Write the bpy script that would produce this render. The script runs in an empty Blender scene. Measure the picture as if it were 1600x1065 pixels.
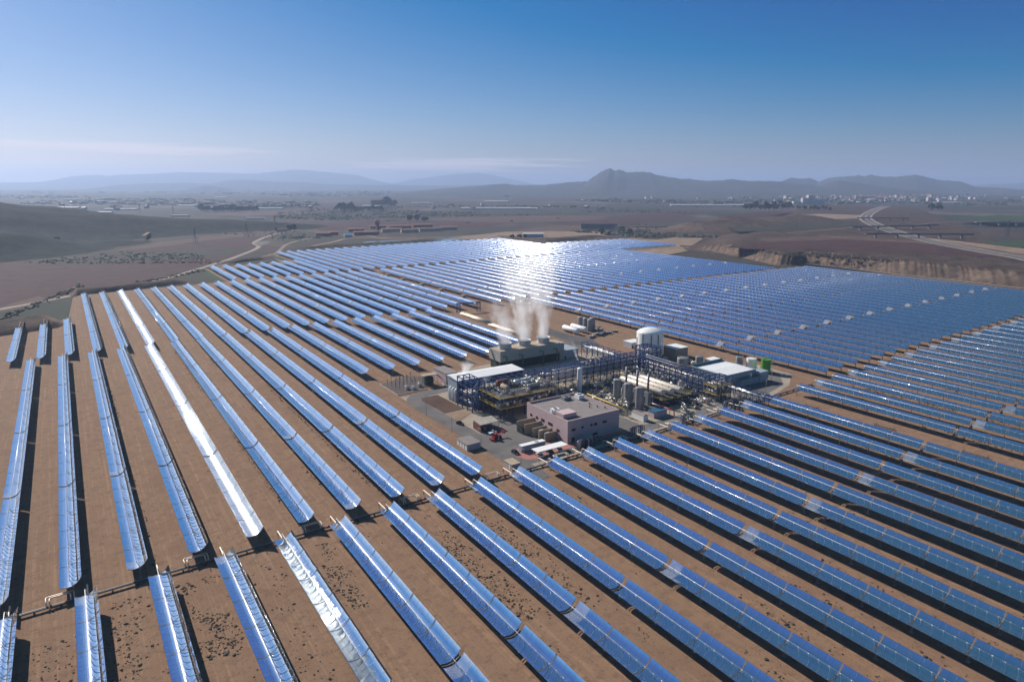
import bpy, math, random
from mathutils import Vector, Matrix
R = math.radians
rnd = random.Random(7)
scene = bpy.context.scene
COL = scene.collection

# ---------------------------------------------------------------- camera, sky, sun
F, PIT, YAW, HC = 1064.39, .2279, .5771, 110.74
cam = bpy.data.cameras.new('camera')
cam.sensor_width = 36.0
cam.lens = 36.0 * F / 1600.0
cam.clip_start, cam.clip_end = 1.0, 90000.0
cam_ob = bpy.data.objects.new('camera', cam)
cam_ob.location = (0, 0, HC)
cam_ob.rotation_euler = (math.pi / 2 - PIT, 0, -YAW)
COL.objects.link(cam_ob)
scene.camera = cam_ob

SUN_EL, SUN_AZ = R(32.3), R(-13.5)        # azimuth from +Y, clockwise positive
world = bpy.data.worlds.new('World')
scene.world = world
world.use_nodes = True
wn, wl = world.node_tree.nodes, world.node_tree.links
wn.clear()
sky = wn.new('ShaderNodeTexSky')
sky.sky_type = 'NISHITA'
sky.sun_disc = False
sky.sun_elevation = SUN_EL
sky.sun_rotation = SUN_AZ
sky.altitude = 600
sky.air_density = 1.0
sky.dust_density = 0.35
sky.ozone_density = 3.0
bg = wn.new('ShaderNodeBackground')
bg.inputs['Strength'].default_value = 0.05
wo = wn.new('ShaderNodeOutputWorld')
def _v(op, a, b):
    n = wn.new('ShaderNodeVectorMath'); n.operation = op
    wl.new(a, n.inputs[0]); n.inputs[1].default_value = b
    return n.outputs[0]
# the photograph's deep, polarised blue: part of the grey veil taken out of the clear sky
clear = _v('MAXIMUM', _v('SUBTRACT', _v('MULTIPLY', sky.outputs[0], (1.3, 1.05, 1.06)), (3.4, 1.85, 0.1)), (.1, 1.25, 2.0))
# thin streaks of high cloud low over the horizon
def _m(op, a, b=0.0):
    n = wn.new('ShaderNodeMath'); n.operation = op
    for q, v in zip(n.inputs, (a, b)):
        if hasattr(v, 'is_linked'): wl.new(v, q)
        else: q.default_value = v
    return n.outputs[0]
tc = wn.new('ShaderNodeTexCoord'); sp = wn.new('ShaderNodeSeparateXYZ'); wl.new(tc.outputs['Generated'], sp.inputs[0])
az = _m('ARCTAN2', sp.outputs[0], sp.outputs[1]); el = sp.outputs[2]
cb = wn.new('ShaderNodeCombineXYZ'); wl.new(_m('MULTIPLY', az, 5.0), cb.inputs[0]); wl.new(_m('ADD', _m('MULTIPLY', el, 150.0), _m('MULTIPLY', az, 4.0)), cb.inputs[1])
cn = wn.new('ShaderNodeTexNoise'); cn.inputs['Scale'].default_value = 1.0; cn.inputs['Detail'].default_value = 6; cn.inputs['Roughness'].default_value = .62; cn.inputs['Distortion'].default_value = .4
wl.new(cb.outputs[0], cn.inputs['Vector'])
def bump(v, c, w): return _m('MAXIMUM', _m('SUBTRACT', 1.0, _m('POWER', _m('DIVIDE', _m('SUBTRACT', v, c), w), 2.0)), 0.0)
band = _m('MULTIPLY', bump(el, .0415, .008), bump(az, .03, .27))
band2 = _m('MULTIPLY', bump(el, .025, .011), bump(az, .5, .2))
cl = _m('MAXIMUM', _m('MULTIPLY', band, 1.0), _m('MULTIPLY', band2, .8))
cl = _m('MINIMUM', _m('MAXIMUM', _m('MULTIPLY', _m('SUBTRACT', _m('ADD', cn.outputs[0], _m('MULTIPLY', cl, .28)), .56), 4.5), 0.0), .8)
cl = _m('MULTIPLY', cl, _m('MINIMUM', _m('MULTIPLY', _m('MAXIMUM', band, band2), 4.0), 1.0))
cm = wn.new('ShaderNodeMix'); cm.data_type = 'RGBA'; wl.new(cl, cm.inputs[0]); wl.new(clear, cm.inputs[6]); cm.inputs[7].default_value = (12.5, 11.2, 11.6, 1)
wl.new(cm.outputs[2], bg.inputs['Color'])
wl.new(bg.outputs[0], wo.inputs['Surface'])

sun = bpy.data.lights.new('sun', 'SUN')
sun.energy = 5.0
sun.angle = R(0.53)
sun.color = (1.0, .93, .84)
sun_ob = bpy.data.objects.new('sun', sun)
sd = Vector((math.sin(SUN_AZ) * math.cos(SUN_EL), math.cos(SUN_AZ) * math.cos(SUN_EL), math.sin(SUN_EL)))
sun_ob.rotation_euler = sd.to_track_quat('Z', 'Y').to_euler()
sun_ob.location = sd * 500
COL.objects.link(sun_ob)

scene.view_settings.view_transform = 'Standard'
scene.view_settings.look = 'None'
scene.view_settings.exposure = 0.45
scene.view_settings.gamma = 1.0
cy = scene.cycles
cy.max_bounces = 8
cy.diffuse_bounces = 2
cy.glossy_bounces = 4
cy.transmission_bounces = 2
cy.volume_bounces = 3
cy.sample_clamp_indirect = 100.0
cy.blur_glossy = 0.1
cy.caustics_reflective = True
cy.sample_clamp_direct = 0.0
cy.use_denoising = True
cy.volume_step_rate = 1.0
cy.volume_max_steps = 256

# ---------------------------------------------------------------- survey of the site: a photo pixel to a point on level z
def _axes():
    a = Vector((math.sin(YAW) * math.cos(PIT), math.cos(YAW) * math.cos(PIT), -math.sin(PIT)))
    r = Vector((math.cos(YAW), -math.sin(YAW), 0))
    return a, r, r.cross(a)
AX = _axes()
def at(x, y, z=0.0):
    d = F * AX[0] + (x - 800) * AX[1] - (y - 532.5) * AX[2]
    t = (z - HC) / d.z
    return Vector((0, 0, HC)) + t * d
def far(x, y, dist):
    """point on the sight line of a pixel at a ground distance"""
    d = F * AX[0] + (x - 800) * AX[1] - (y - 532.5) * AX[2]
    t = dist / math.hypot(d.x, d.y)
    return Vector((0, 0, HC)) + t * d
def seen(P, m=0):
    d = Vector(P) - Vector((0, 0, HC))
    z = d.dot(AX[0])
    if z < 5: return False
    x = 800 + F * d.dot(AX[1]) / z; y = 532.5 - F * d.dot(AX[2]) / z
    return -m < x < 1600 + m and -m < y < 1065 + m

# ---------------------------------------------------------------- materials
MATS = {}
def nodes(name):
    m = bpy.data.materials.new(name)
    m.use_nodes = True
    nt = m.node_tree
    b = nt.nodes['Principled BSDF']
    MATS[name] = m
    return m, nt, b
def mix(nt, fac, a, b, mode='MIX'):
    n = nt.nodes.new('ShaderNodeMix'); n.data_type = 'RGBA'; n.blend_type = mode
    for s, v in ((n.inputs[0], fac), (n.inputs[6], a), (n.inputs[7], b)):
        if hasattr(v, 'links') or hasattr(v, 'is_linked'): nt.links.new(v, s)
        else: s.default_value = v if not isinstance(v, tuple) else (*v[:3], 1)
    return n.outputs[2]
def noise(nt, vec, scale, detail=4, rough=.55):
    n = nt.nodes.new('ShaderNodeTexNoise')
    n.inputs['Scale'].default_value = scale; n.inputs['Detail'].default_value = detail; n.inputs['Roughness'].default_value = rough
    if vec: nt.links.new(vec, n.inputs['Vector'])
    return n.outputs[0]
def ramp(nt, v, a, b, ca=(0, 0, 0), cb=(1, 1, 1)):
    n = nt.nodes.new('ShaderNodeValToRGB')
    e = n.color_ramp.elements
    e[0].position, e[1].position = a, b
    e[0].color, e[1].color = (*ca, 1), (*cb, 1)
    nt.links.new(v, n.inputs[0])
    return n.outputs[0]
def geo(nt, scale=None):
    g = nt.nodes.new('ShaderNodeNewGeometry').outputs['Position']
    if not scale: return g
    m = nt.nodes.new('ShaderNodeMapping'); m.inputs['Scale'].default_value = scale
    nt.links.new(g, m.inputs[0])
    return m.outputs[0]
def math_(nt, op, a, b=0.0):
    n = nt.nodes.new('ShaderNodeMath'); n.operation = op
    for s, v in zip(n.inputs, (a, b)):
        if hasattr(v, 'is_linked'): nt.links.new(v, s)
        else: s.default_value = v
    return n.outputs[0]
def mat(name, col, rough=.6, metal=0.0, var=.25, scale=.6, bump=0.0, spec=.4):
    """plain surface with wear: two noise sizes darken and lighten the base colour"""
    if name in MATS: return MATS[name]
    m, nt, b = nodes(name)
    g = geo(nt)
    n1 = noise(nt, g, scale, 5); n2 = noise(nt, g, scale * 7, 3)
    s = math_(nt, 'ADD', math_(nt, 'MULTIPLY', n1, .65), math_(nt, 'MULTIPLY', n2, .35))
    lo = tuple(c * (1 - var) for c in col); hi = tuple(min(1, c * (1 + var)) for c in col)
    c = ramp(nt, s, .3, .7, lo, hi)
    nt.links.new(c, b.inputs['Base Color'])
    b.inputs['Roughness'].default_value = rough
    b.inputs['Metallic'].default_value = metal
    b.inputs['Specular IOR Level'].default_value = spec
    if bump:
        bn = nt.nodes.new('ShaderNodeBump'); bn.inputs['Strength'].default_value = bump
        nt.links.new(n2, bn.inputs['Height']); nt.links.new(bn.outputs[0], b.inputs['Normal'])
    return m

def mirror_mat(name, dust, rough=.05):
    m, nt, b = nodes(name)
    uv = nt.nodes.new('ShaderNodeUVMap').outputs[0]
    sep = nt.nodes.new('ShaderNodeSeparateXYZ'); nt.links.new(uv, sep.inputs[0])
    # panel grid: 4 panels across (1.5 m), 7 along (1.8 m); fine joints between them
    def joint(v, size, w):
        d = math_(nt, 'DIVIDE', v, size)
        fr = math_(nt, 'FRACT', d)
        e = math_(nt, 'MINIMUM', fr, math_(nt, 'SUBTRACT', 1.0, fr))
        return math_(nt, 'LESS_THAN', e, w / size / 2), math_(nt, 'FLOOR', d)
    jx, cx = joint(sep.outputs[0], 1.53, .05)
    jy, cyy = joint(sep.outputs[1], 1.8, .035)
    j = math_(nt, 'MAXIMUM', jx, jy)
    # every panel sits a hair off the true curve
    comb = nt.nodes.new('ShaderNodeCombineXYZ')
    nt.links.new(cx, comb.inputs[0]); nt.links.new(cyy, comb.inputs[1])
    oi = nt.nodes.new('ShaderNodeObjectInfo'); nt.links.new(oi.outputs['Random'], comb.inputs[2])
    wnz = nt.nodes.new('ShaderNodeTexWhiteNoise'); wnz.noise_dimensions = '3D'
    nt.links.new(comb.outputs[0], wnz.inputs[0])
    v1 = nt.nodes.new('ShaderNodeVectorMath'); v1.operation = 'SUBTRACT'
    nt.links.new(wnz.outputs['Color'], v1.inputs[0]); v1.inputs[1].default_value = (.5, .5, .5)
    v2 = nt.nodes.new('ShaderNodeVectorMath'); v2.operation = 'SCALE'; v2.inputs['Scale'].default_value = .011
    nt.links.new(v1.outputs[0], v2.inputs[0])
    gn = nt.nodes.new('ShaderNodeNewGeometry')
    v3 = nt.nodes.new('ShaderNodeVectorMath'); v3.operation = 'ADD'
    nt.links.new(gn.outputs['Normal'], v3.inputs[0]); nt.links.new(v2.outputs[0], v3.inputs[1])
    v4 = nt.nodes.new('ShaderNodeVectorMath'); v4.operation = 'NORMALIZE'
    nt.links.new(v3.outputs[0], v4.inputs[0])
    nt.links.new(v4.outputs[0], b.inputs['Normal'])
    col = mix(nt, j, (.86, .9, .93), (.35, .37, .4))
    nt.links.new(col, b.inputs['Base Color'])
    b.inputs['Metallic'].default_value = 1.0
    b.inputs['Roughness'].default_value = rough
    # a film of dust scatters a little light; in the glare glass it stands for glare
    d = nt.nodes.new('ShaderNodeBsdfDiffuse'); d.inputs[0].default_value = (.6, .57, .53, 1)
    nz = noise(nt, geo(nt, (1, 1, 1)), .35, 3)
    ms = nt.nodes.new('ShaderNodeMixShader')
    nt.links.new(math_(nt, 'MULTIPLY', ramp(nt, nz, .25, .75, (.4,) * 3, (1, 1, 1)), dust), ms.inputs[0])
    nt.links.new(b.outputs[0], ms.inputs[1]); nt.links.new(d.outputs[0], ms.inputs[2])
    nt.links.new(ms.outputs[0], nt.nodes['Material Output'].inputs[0])
    return m
M_MIRROR = mirror_mat('mirror_glass', .03)
M_DUSTY = mirror_mat('dusty_mirror_glass', .55)
M_GLARE = mirror_mat('hazy_mirror_glass', .22, .26)  # receiver glare of the white rows put into the glass as whiteness and roughness
M_FILM = mirror_mat('filmed_mirror_glass', .3)
M_BACK = mat('mirror_backing', (.16, .16, .18), .6)
M_GALV = mat('galvanised_steel', (.36, .36, .37), .45, .6)
M_DARK = mat('dark_steel', (.06, .06, .065), .5, .3)
M_ARM = mat('pylon_steel', (.24, .23, .22), .6, .2)
M_TUBE = mat('receiver_glass', (.85, .85, .83), .12, 0, .05, .6, 0, .8)
M_BRKT = mat('sunlit_bracket', (.6, .6, .6), .5, 0, .1)  # galvanised steel whitened: the concentrated sunlight on it is put into the colour
M_INSUL = mat('cream_pipe_cladding', (.72, .62, .5), .45, .1, .12)
M_CONC = mat('concrete', (.42, .38, .34), .85, 0, .2)

# ---------------------------------------------------------------- mesh helpers
class MB:
    def __init__(s): s.v, s.f, s.m, s.uv, s.cur, s.sm = [], [], [], {}, 0, set()
    def vert(s, p): s.v.append(tuple(p)); return len(s.v) - 1
    def face(s, ix, smooth=False):
        s.f.append(tuple(ix)); s.m.append(s.cur)
        if smooth: s.sm.add(len(s.f) - 1)
    def quad(s, *ps): s.face([s.vert(p) for p in ps])
    def box(s, x0, x1, y0, y1, z0, z1):
        i = [s.vert(p) for p in ((x0,y0,z0),(x1,y0,z0),(x1,y1,z0),(x0,y1,z0),(x0,y0,z1),(x1,y0,z1),(x1,y1,z1),(x0,y1,z1))]
        for q in ((0,3,2,1),(4,5,6,7),(0,1,5,4),(1,2,6,5),(2,3,7,6),(3,0,4,7)): s.face([i[k] for k in q])
        return s
    def bar(s, a, b, w, h=None):
        """square bar from a to b"""
        a, b = Vector(a), Vector(b); d = (b - a).normalized(); h = h or w
        u = d.cross(Vector((0, 0, 1))); u = Vector((1, 0, 0)) if u.length < 1e-4 else u.normalized()
        n = u.cross(d)
        ring = [(-1,-1),(1,-1),(1,1),(-1,1)]
        i = [s.vert(p + u * (w/2*x) + n * (h/2*y)) for p in (a, b) for x, y in ring]
        for k in range(4): s.face((i[k], i[(k+1)%4], i[4+(k+1)%4], i[4+k]))
        s.face(i[3::-1]); s.face(i[4:])
        return s
    def tube(s, pts, r, n=8, cap=True):
        pts = [Vector(p) for p in pts]; rings = []
        rr = r if isinstance(r, (list, tuple)) else [r] * len(pts)
        u = None
        for k, p in enumerate(pts):
            d = (pts[min(k+1, len(pts)-1)] - pts[max(k-1, 0)]).normalized()
            if u is None:
                u = d.cross(Vector((0, 0, 1)))
                if u.length < .05: u = d.cross(Vector((0, 1, 0)))
            u = (u - d * u.dot(d)).normalized(); w = d.cross(u)
            rings.append([s.vert(p + (u * math.cos(t) + w * math.sin(t)) * rr[k]) for t in (2*math.pi*q/n for q in range(n))])
        for A, B in zip(rings, rings[1:]):
            for q in range(n): s.face((A[q], A[(q+1)%n], B[(q+1)%n], B[q]), True)
        if cap: s.face(rings[0][::-1]); s.face(rings[-1])
        return s
    def lathe(s, prof, cx=0, cy=0, n=24, cap=True):
        """profile [(r, z)...] turned about the vertical through cx, cy"""
        rings = [[s.vert((cx + r*math.cos(2*math.pi*q/n), cy + r*math.sin(2*math.pi*q/n), z)) for q in range(n)] for r, z in prof]
        for A, B in zip(rings, rings[1:]):
            for q in range(n): s.face((A[q], A[(q+1)%n], B[(q+1)%n], B[q]), True)
        if cap: s.face(rings[0][::-1]); s.face(rings[-1])
        return s
    def prism(s, poly, z0, z1):
        """upright prism on a plan polygon"""
        a = [s.vert((x, y, z0)) for x, y in poly]; b = [s.vert((x, y, z1)) for x, y in poly]
        n = len(poly)
        for k in range(n): s.face((a[k], a[(k+1)%n], b[(k+1)%n], b[k]))
        s.face(b); s.face(a[::-1])
        return s
    def mesh(s, name, mats):
        me = bpy.data.meshes.new(name)
        me.from_pydata(s.v, [], s.f)
        for m in (mats if isinstance(mats, (list, tuple)) else [mats]): me.materials.append(m)
        me.polygons.foreach_set('material_index', s.m)
        sm = [k in s.sm for k in range(len(s.f))]
        me.polygons.foreach_set('use_smooth', sm)
        if s.uv:
            ul = me.uv_layers.new(name='UVMap')
            for p in me.polygons:
                for li in p.loop_indices:
                    ul.data[li].uv = s.uv.get(me.loops[li].vertex_index, (0, 0))
        me.update()
        return me
    def build(s, name, mats, parent=None, loc=(0, 0, 0), rz=0):
        return put(name, s.mesh(name, mats), parent, loc, rz)
def put(name, me, parent=None, loc=(0, 0, 0), rz=0):
    o = bpy.data.objects.new(name, me)
    COL.objects.link(o)
    o.location = loc; o.rotation_euler = (0, 0, rz)
    if parent: o.parent = parent
    return o
def tag(o, label=None, cat=None, group=None, kind=None):
    for k, v in (('label', label), ('category', cat), ('group', group), ('kind', kind)):
        if v: o[k] = v
    return o
def thing(name, label, cat, loc=(0, 0, 0), rz=0, group=None):
    return tag(put(name, None, None, loc, rz), label, cat, group)
def clone(o, parent=None):
    c = o.copy(); COL.objects.link(c)
    if parent: c.parent = parent
    for ch in o.children: clone(ch, c)
    return c
ORD = ('first second third fourth fifth sixth seventh eighth ninth tenth eleventh twelfth thirteenth fourteenth fifteenth sixteenth '
       'seventeenth eighteenth nineteenth twentieth').split()
def nth(n):
    if n < 20: return ORD[n]
    t, u = divmod(n + 1, 10)
    tens = {2: 'twenty', 3: 'thirty', 4: 'forty'}[t]
    return tens.replace('y', 'ieth') if u == 0 else tens + '-' + ORD[u - 1]

# ---------------------------------------------------------------- parabolic trough rows
TILT, ZV, FOC, HALF = R(20.3), 3.55, 1.71, 2.9
cT, sT = math.cos(TILT), math.sin(TILT)
def rot(x, z): return (x * cT - z * sT, x * sT + z * cT)
def trough_bm(mb, y0, y1, seg=14, ribs=True, dusty=None):
    """one parabolic mirror from y0 to y1 about the vertex line z=0 (already tracked to the sun); slot 0 glass, 1 backing, 2 dusty glass"""
    xs = [-HALF + 2 * HALF * k / seg for k in range(seg + 1)]
    def sheet(off, ya, yb, slot, flip):
        ids = []
        for x in xs:
            z = x * x / (4 * FOC) - off
            X, Z = rot(x, z)
            row = []
            for y in (ya, yb):
                i = mb.vert((X, y, Z)); mb.uv[i] = (x * 1.06 + 6.12, y - y0); row.append(i)
            ids.append(row)
        mb.cur = slot
        for A, B in zip(ids, ids[1:]):
            q = (A[0], B[0], B[1], A[1])
            mb.face(q[::-1] if flip else q, True)
        return ids
    if dusty:
        sheet(0, y0, y0 + dusty, 2, False); sheet(0, y0 + dusty, y1, 0, False)
    else:
        sheet(0, y0, y1, 0, False)
    sheet(.06, y0, y1, 1, True)
    mb.cur = 1
    # rims
    for x in (-HALF, HALF):
        a, b = rot(x, x * x / (4 * FOC)), rot(x, x * x / (4 * FOC) - .06)
        mb.quad((a[0], y0, a[1]), (a[0], y1, a[1]), (b[0], y1, b[1]), (b[0], y0, b[1]))
    if ribs:
        # torque box and cantilever arms behind the glass
        X, Z = rot(0, -.42)
        mb.tube([(X, y0 + .1, Z), (X, y1 - .1, Z)], .28, 8)
        n = max(2, int((y1 - y0) / 3.0))
        for k in range(n + 1):
            y = y0 + .12 + (y1 - y0 - .24) * k / n
            for s in (-1, 1):
                for xa, xb in ((.1, 1.4), (1.4, 2.8)):
                    p, q = rot(s * xa, xa * xa / (4*FOC) - (.32 if xa < 1 else .2)), rot(s * xb, xb * xb / (4*FOC) - (.2 if xb < 2 else .1))
                    mb.bar((p[0], y, p[1]), (q[0], y, q[1]), .07, .16)
_mc = {}
def module_mesh(kind):
    if kind not in _mc:
        mb = MB(); trough_bm(mb, -6.3, 6.3, 16, True, 4.2 if kind == 'dusty' else None)
        _mc[kind] = mb.mesh('mirror_module', [M_GLARE if kind == 'hazy' else M_MIRROR, M_BACK, M_FILM])  # the hazy kind has white glare painted into its glass
    return _mc[kind]
def pylon_mesh(kind):
    if ('p', kind) not in _mc:
        mb = MB()
        mb.box(-.45, .45, -.4, .4, 0, .25)
        w = .5 if kind == 'drive' else .22
        mb.bar((-.32, 0, .25), (0, 0, ZV - .4), w * .6, w * .6); mb.bar((.32, 0, .25), (0, 0, ZV - .4), w * .6, w * .6)
        mb.bar((-.2, 0, 1.2), (.2, 0, 1.2), .1)
        X, Z = rot(0, -.35)
        mb.tube([(X, -.25, ZV + Z), (X, .25, ZV + Z)], .24, 8)
        # the slim arm that carries the receiver over the gap
        p, q = rot(0, -.1), rot(0, FOC)
        mb.bar((p[0], 0, ZV + p[1]), (q[0], 0, ZV + q[1]), .09)
        if kind == 'drive':
            mb.box(-.5, .5, -.45, .45, 1.5, 2.3); mb.bar((-.9, 0, 1.9), (.9, 0, 2.6), .22)
        for s in (-1, 1):
            for xa, xb in ((0, 1.5), (1.5, 2.9)):
                p, q = rot(s*xa, xa*xa/(4*FOC) - .12), rot(s*xb, xb*xb/(4*FOC) - .1)
                mb.bar((p[0], 0, ZV + p[1]), (q[0], 0, ZV + q[1]), .1, .16)
        _mc[('p', kind)] = mb.mesh('pylon', M_ARM)
    return _mc[('p', kind)]
def receiver_mesh(key, y0, y1, n, per=5, fat=.095):
    if ('r', key) not in _mc:
        mb = MB(); X, Z = rot(0, FOC)
        mb.tube([(X, y0, ZV + Z), (X, y1, ZV + Z)], fat, 8)
        mb.cur = 1
        p = rot(0, .02)
        for k in range(n * per):
            y = y0 + (y1 - y0) * (k + .5) / (n * per)
            mb.bar((p[0], y, ZV + p[1]), (X, y, ZV + Z - .08), .1, .1)
            mb.bar((X, y - .14, ZV + Z), (X, y + .14, ZV + Z), .2, .2)
        _mc[('r', key)] = mb.mesh('receiver_tube', [M_TUBE, M_BRKT])
    return _mc[('r', key)]
def section_mesh(key, L, nm, dusty, glass=None):
    """half of a drive group: nm modules in a run, gap lines between them"""
    k = ('s', key, dusty)
    if k not in _mc:
        mb = MB(); p = L / nm
        for i in range(nm):
            trough_bm(mb, i * p + .22, (i + 1) * p - .22, 10, False, p * .36 if dusty and i == 0 else None)
        _mc[k] = mb.mesh('mirror_section', [glass or M_MIRROR, M_BACK, M_DUSTY])
    return _mc[k]
def posts_mesh(key, L, nm):
    k = ('q', key)
    if k not in _mc:
        mb = MB(); p = L / nm
        for i in range(nm + 1):
            y = i * p; y = min(max(y, .15), L - .15)
            mb.bar((0, y, 0), (0, y, ZV - .3), .28)
            for s in (-1, 1):
                a, b, c = rot(0, -.12), rot(s*1.5, 1.5*1.5/(4*FOC) - .12), rot(s*2.9, 2.9*2.9/(4*FOC) - .1)
                mb.bar((a[0], y, ZV + a[1]), (b[0], y, ZV + b[1]), .16); mb.bar((b[0], y, ZV + b[1]), (c[0], y, ZV + c[1]), .16)
        X, Z = rot(0, -.4)
        mb.tube([(X, .2, ZV + Z), (X, L - .2, ZV + Z)], .28, 6)
        _mc[k] = mb.mesh('support_frame', M_DARK)
    return _mc[k]

def fine_row(X, ys, ye, nmod, label, group, dusty, block, arm=False, cond=True, hazy=False):  # hazy: row whose glare is painted into the mirrors
    """row of single modules from ys to ye (ys is the header end)"""
    s = 1 if ye > ys else -1
    root = thing('parabolic_trough_row', label, 'solar collector', (X, ys, 0), 0, group)
    T = abs(ye - ys); extra = 1.1
    breaks = [k for k in range(6, nmod, 6)]
    p = (T - extra * len(breaks)) / nmod
    y = 0.0; last = 0
    for k in range(nmod + 1):
        gap = extra if k in breaks else 0
        yj = y + gap / 2
        vis = (not cond) or any(seen((X + dx, ys + s * (yj + dy), 3), 60) for dx in (-4, 4) for dy in (0, p))
        if not vis and cond and yj > 30: break
        kind = 'drive' if k in breaks and (k // 6) % 2 else 'plain'
        if k % 12 == 0 and k: kind = 'plain'
        o = put('drive_pylon' if kind == 'drive' else 'pylon', pylon_mesh(kind), root, (0, s * yj, 0))
        y += gap
        if k < nmod:
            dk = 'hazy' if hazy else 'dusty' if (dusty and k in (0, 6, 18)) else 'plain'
            o = put('mirror_module', module_mesh(dk), root, (0, s * (y + p / 2), ZV))
            o.scale = (1, (p - .38) / 12.6 * s, 1) if dk == 'dusty' and s < 0 else (1, (p - .38) / 12.6, 1)
            o.rotation_euler = (0, rnd.gauss(0, .0035), 0)
            y += p; last = y
    n = max(1, round(last / p))
    put('receiver_tube', receiver_mesh((block, n, s), 0, s * last, n), root)
    if arm:
        mb = MB(); X0, Z0 = rot(0, FOC)
        mb.tube([(X0, .0, ZV + Z0), (X0 * .5, .9, ZV + .9), (-.2, 1.2, 2.6), (-.2, 7.4, 2.5), (-.2, 7.5, .9)], .2, 8)
        mb.cur = 1
        for yy in (2.6, 7.1): mb.bar((-.2, yy, 0), (-.2, yy, 2.4), .12)
        mb.tube([(.5, .6, 0), (.5, .6, 1.3), (.5, 3.2, 1.3)], .12, 6)
        mb.build('connecting_pipe', [M_INSUL, M_GALV], root)
    return root
def coarse_row(X, y0, y1, nsec, label, group, dusty, block, nm=6, glass=None):
    root = thing('parabolic_trough_row', label, 'solar collector', (X, y0, 0), 0, group)
    T = y1 - y0; gap = 1.4; L = (T - gap * (nsec - 1)) / nsec
    Lr = round(L, 0)
    for k in range(nsec):
        o = put('mirror_section', section_mesh((block, Lr, bool(glass)), Lr, nm, dusty and k % 2 == 1, glass), root, (0, k * (L + gap), ZV)); o.scale = (1, L / Lr, 1); o.rotation_euler = (0, rnd.gauss(0, .0035), 0)
        q = put('support_frame', posts_mesh((block, Lr), Lr, nm), root, (0, k * (L + gap), 0)); q.scale = (1, L / Lr, 1)
    me = receiver_mesh((block, 'c', round(T)), 0, T, nsec * nm, 3, .075)
    put('receiver_tube', me, root)
    return root

G_A, G_B = 'trough rows in front of the header pipe', 'trough rows left of the power block'
G_C, G_D, G_E = 'trough rows in the far left block', 'trough rows in the farthest block', 'trough rows behind the power block'
def bent(x, tab):
    for (xa, ya), (xb, yb) in zip(tab, tab[1:]):
        if x <= xb: return ya + (yb - ya) * (x - xa) / (xb - xa)
    return tab[-1][1]
A_START = [(-60, 196.5), (-7, 198), (97, 201), (185, 203.5), (289, 209), (388, 213.5), (491, 220), (613, 226), (760, 233)]
def a_start(x): return bent(x, A_START)
ROWX = []
def rows_main():
    # block A: from the header towards the viewer, left of the wide aisle then right of it
    k = 0
    for i in range(-1, 18):
        X = -6.5 + 17.37 * i
        ys = a_start(X)
        lab = ('trough row half lit by white glare, in front of the header pipe' if i == 3 else
               nth(k) + ' trough row from the left, starting in front of the header pipe')
        fine_row(X, ys, ys - 316, 24, lab, G_A, i % 2 == 0, 'A', True); ROWX.append(X); k += 1
    for i in range(22):
        X = 319.5 + 17.3 * i
        ys = a_start(X)
        fine_row(X, ys, ys - 316, 24, nth(i) + ' deep blue trough row right of the wide sandy aisle, counted from it', 'trough rows right of the sandy aisle', i % 2 == 1, 'A', False); ROWX.append(X)
    # block B: beyond the header, left of the power block
    for i in range(-2, 9):
        X = -9.9 + 16.26 * i
        lab = ('brilliant white glaring trough row, beyond the header pipe' if i == 3 else
               nth(i + 2) + ' long trough row from the left between header pipe and cross track')
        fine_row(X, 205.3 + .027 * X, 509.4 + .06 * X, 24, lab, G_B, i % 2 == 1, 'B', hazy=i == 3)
    for i in range(6):
        X = 136.4 + 16.7 * i
        fine_row(X, 365 + .03 * (X - 136), 519 + .04 * (X - 136), 12, nth(i) + ' short trough row ending near the substation, counted from the long rows', G_B, i % 2 == 0, 'Bs')
    for i in range(2):
        fine_row(236.5 + 16.4 * i, 371, 523.5 + i, 12, ('short trough row ending behind the cooling tower', 'short trough row beside the bundle of cream pipes')[i], G_B, i == 0, 'Bs')
    # block C
    for i in range(-2, 1):
        X = -5.96 + 15.36 * i
        coarse_row(X, 511 + .033 * X, 650, 2, nth(i + 2) + ' half length trough row below the dry earth basin', G_C, False, 'C2')
    for n in range(20):
        X = 9.6 + 15.52 * n
        lab = 'white glaring trough row beyond the cross track' if n == 2 else nth(n) + ' pale trough row from the left beyond the cross track'
        coarse_row(X, 511 + .06 * X, 795 + .072 * X, 4, lab, G_C, n % 2 == 1, 'C', 6, M_GLARE if n == 2 else None)  # third row gets the glass with painted glare
    # block D: half rows, full rows, then the right hand corner
    for n in range(8):
        X = 156 + 15.75 * n
        coarse_row(X, 819 + .07 * (X - 156), 963 + .11 * (X - 156), 2, nth(n) + ' half length trough row in the far left corner by the green strip', G_D, n % 2 == 0, 'D2')
    for n in range(28):
        X = 279 + 15.92 * n
        coarse_row(X, 829 + .047 * (X - 340), 1113 + .075 * (X - 279), 4, nth(n) + ' trough row from the left in the farthest block of mirrors', G_D, n % 2 == 1, 'D')
    for n in range(12):
        X = 279 + 15.92 * (28 + n)
        coarse_row(X, 829 + .047 * (X - 340), 1003, 2, nth(n) + ' short trough row in the far right corner of the mirror field', G_D, n % 2 == 1, 'D3')
    # block E
    for j in range(28):
        X = 363 + 16.22 * j
        coarse_row(X, 221 + .044 * (X - 363), 527 + .02 * (X - 363), 4, nth(j) + ' blue trough row behind the white tank, counted away from it', G_E, j % 2 == 0, 'E')
    for j in range(-2, 25):
        X = 363 + 16.22 * j
        coarse_row(X, (530 if j < 0 else 536) + .02 * (X - 363), 815 + .078 * (X - 330), 4, nth(j + 2) + ' trough row from the steam, in the second block behind the tank', G_E, j % 2 == 0, 'E2')
rows_main()

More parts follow.
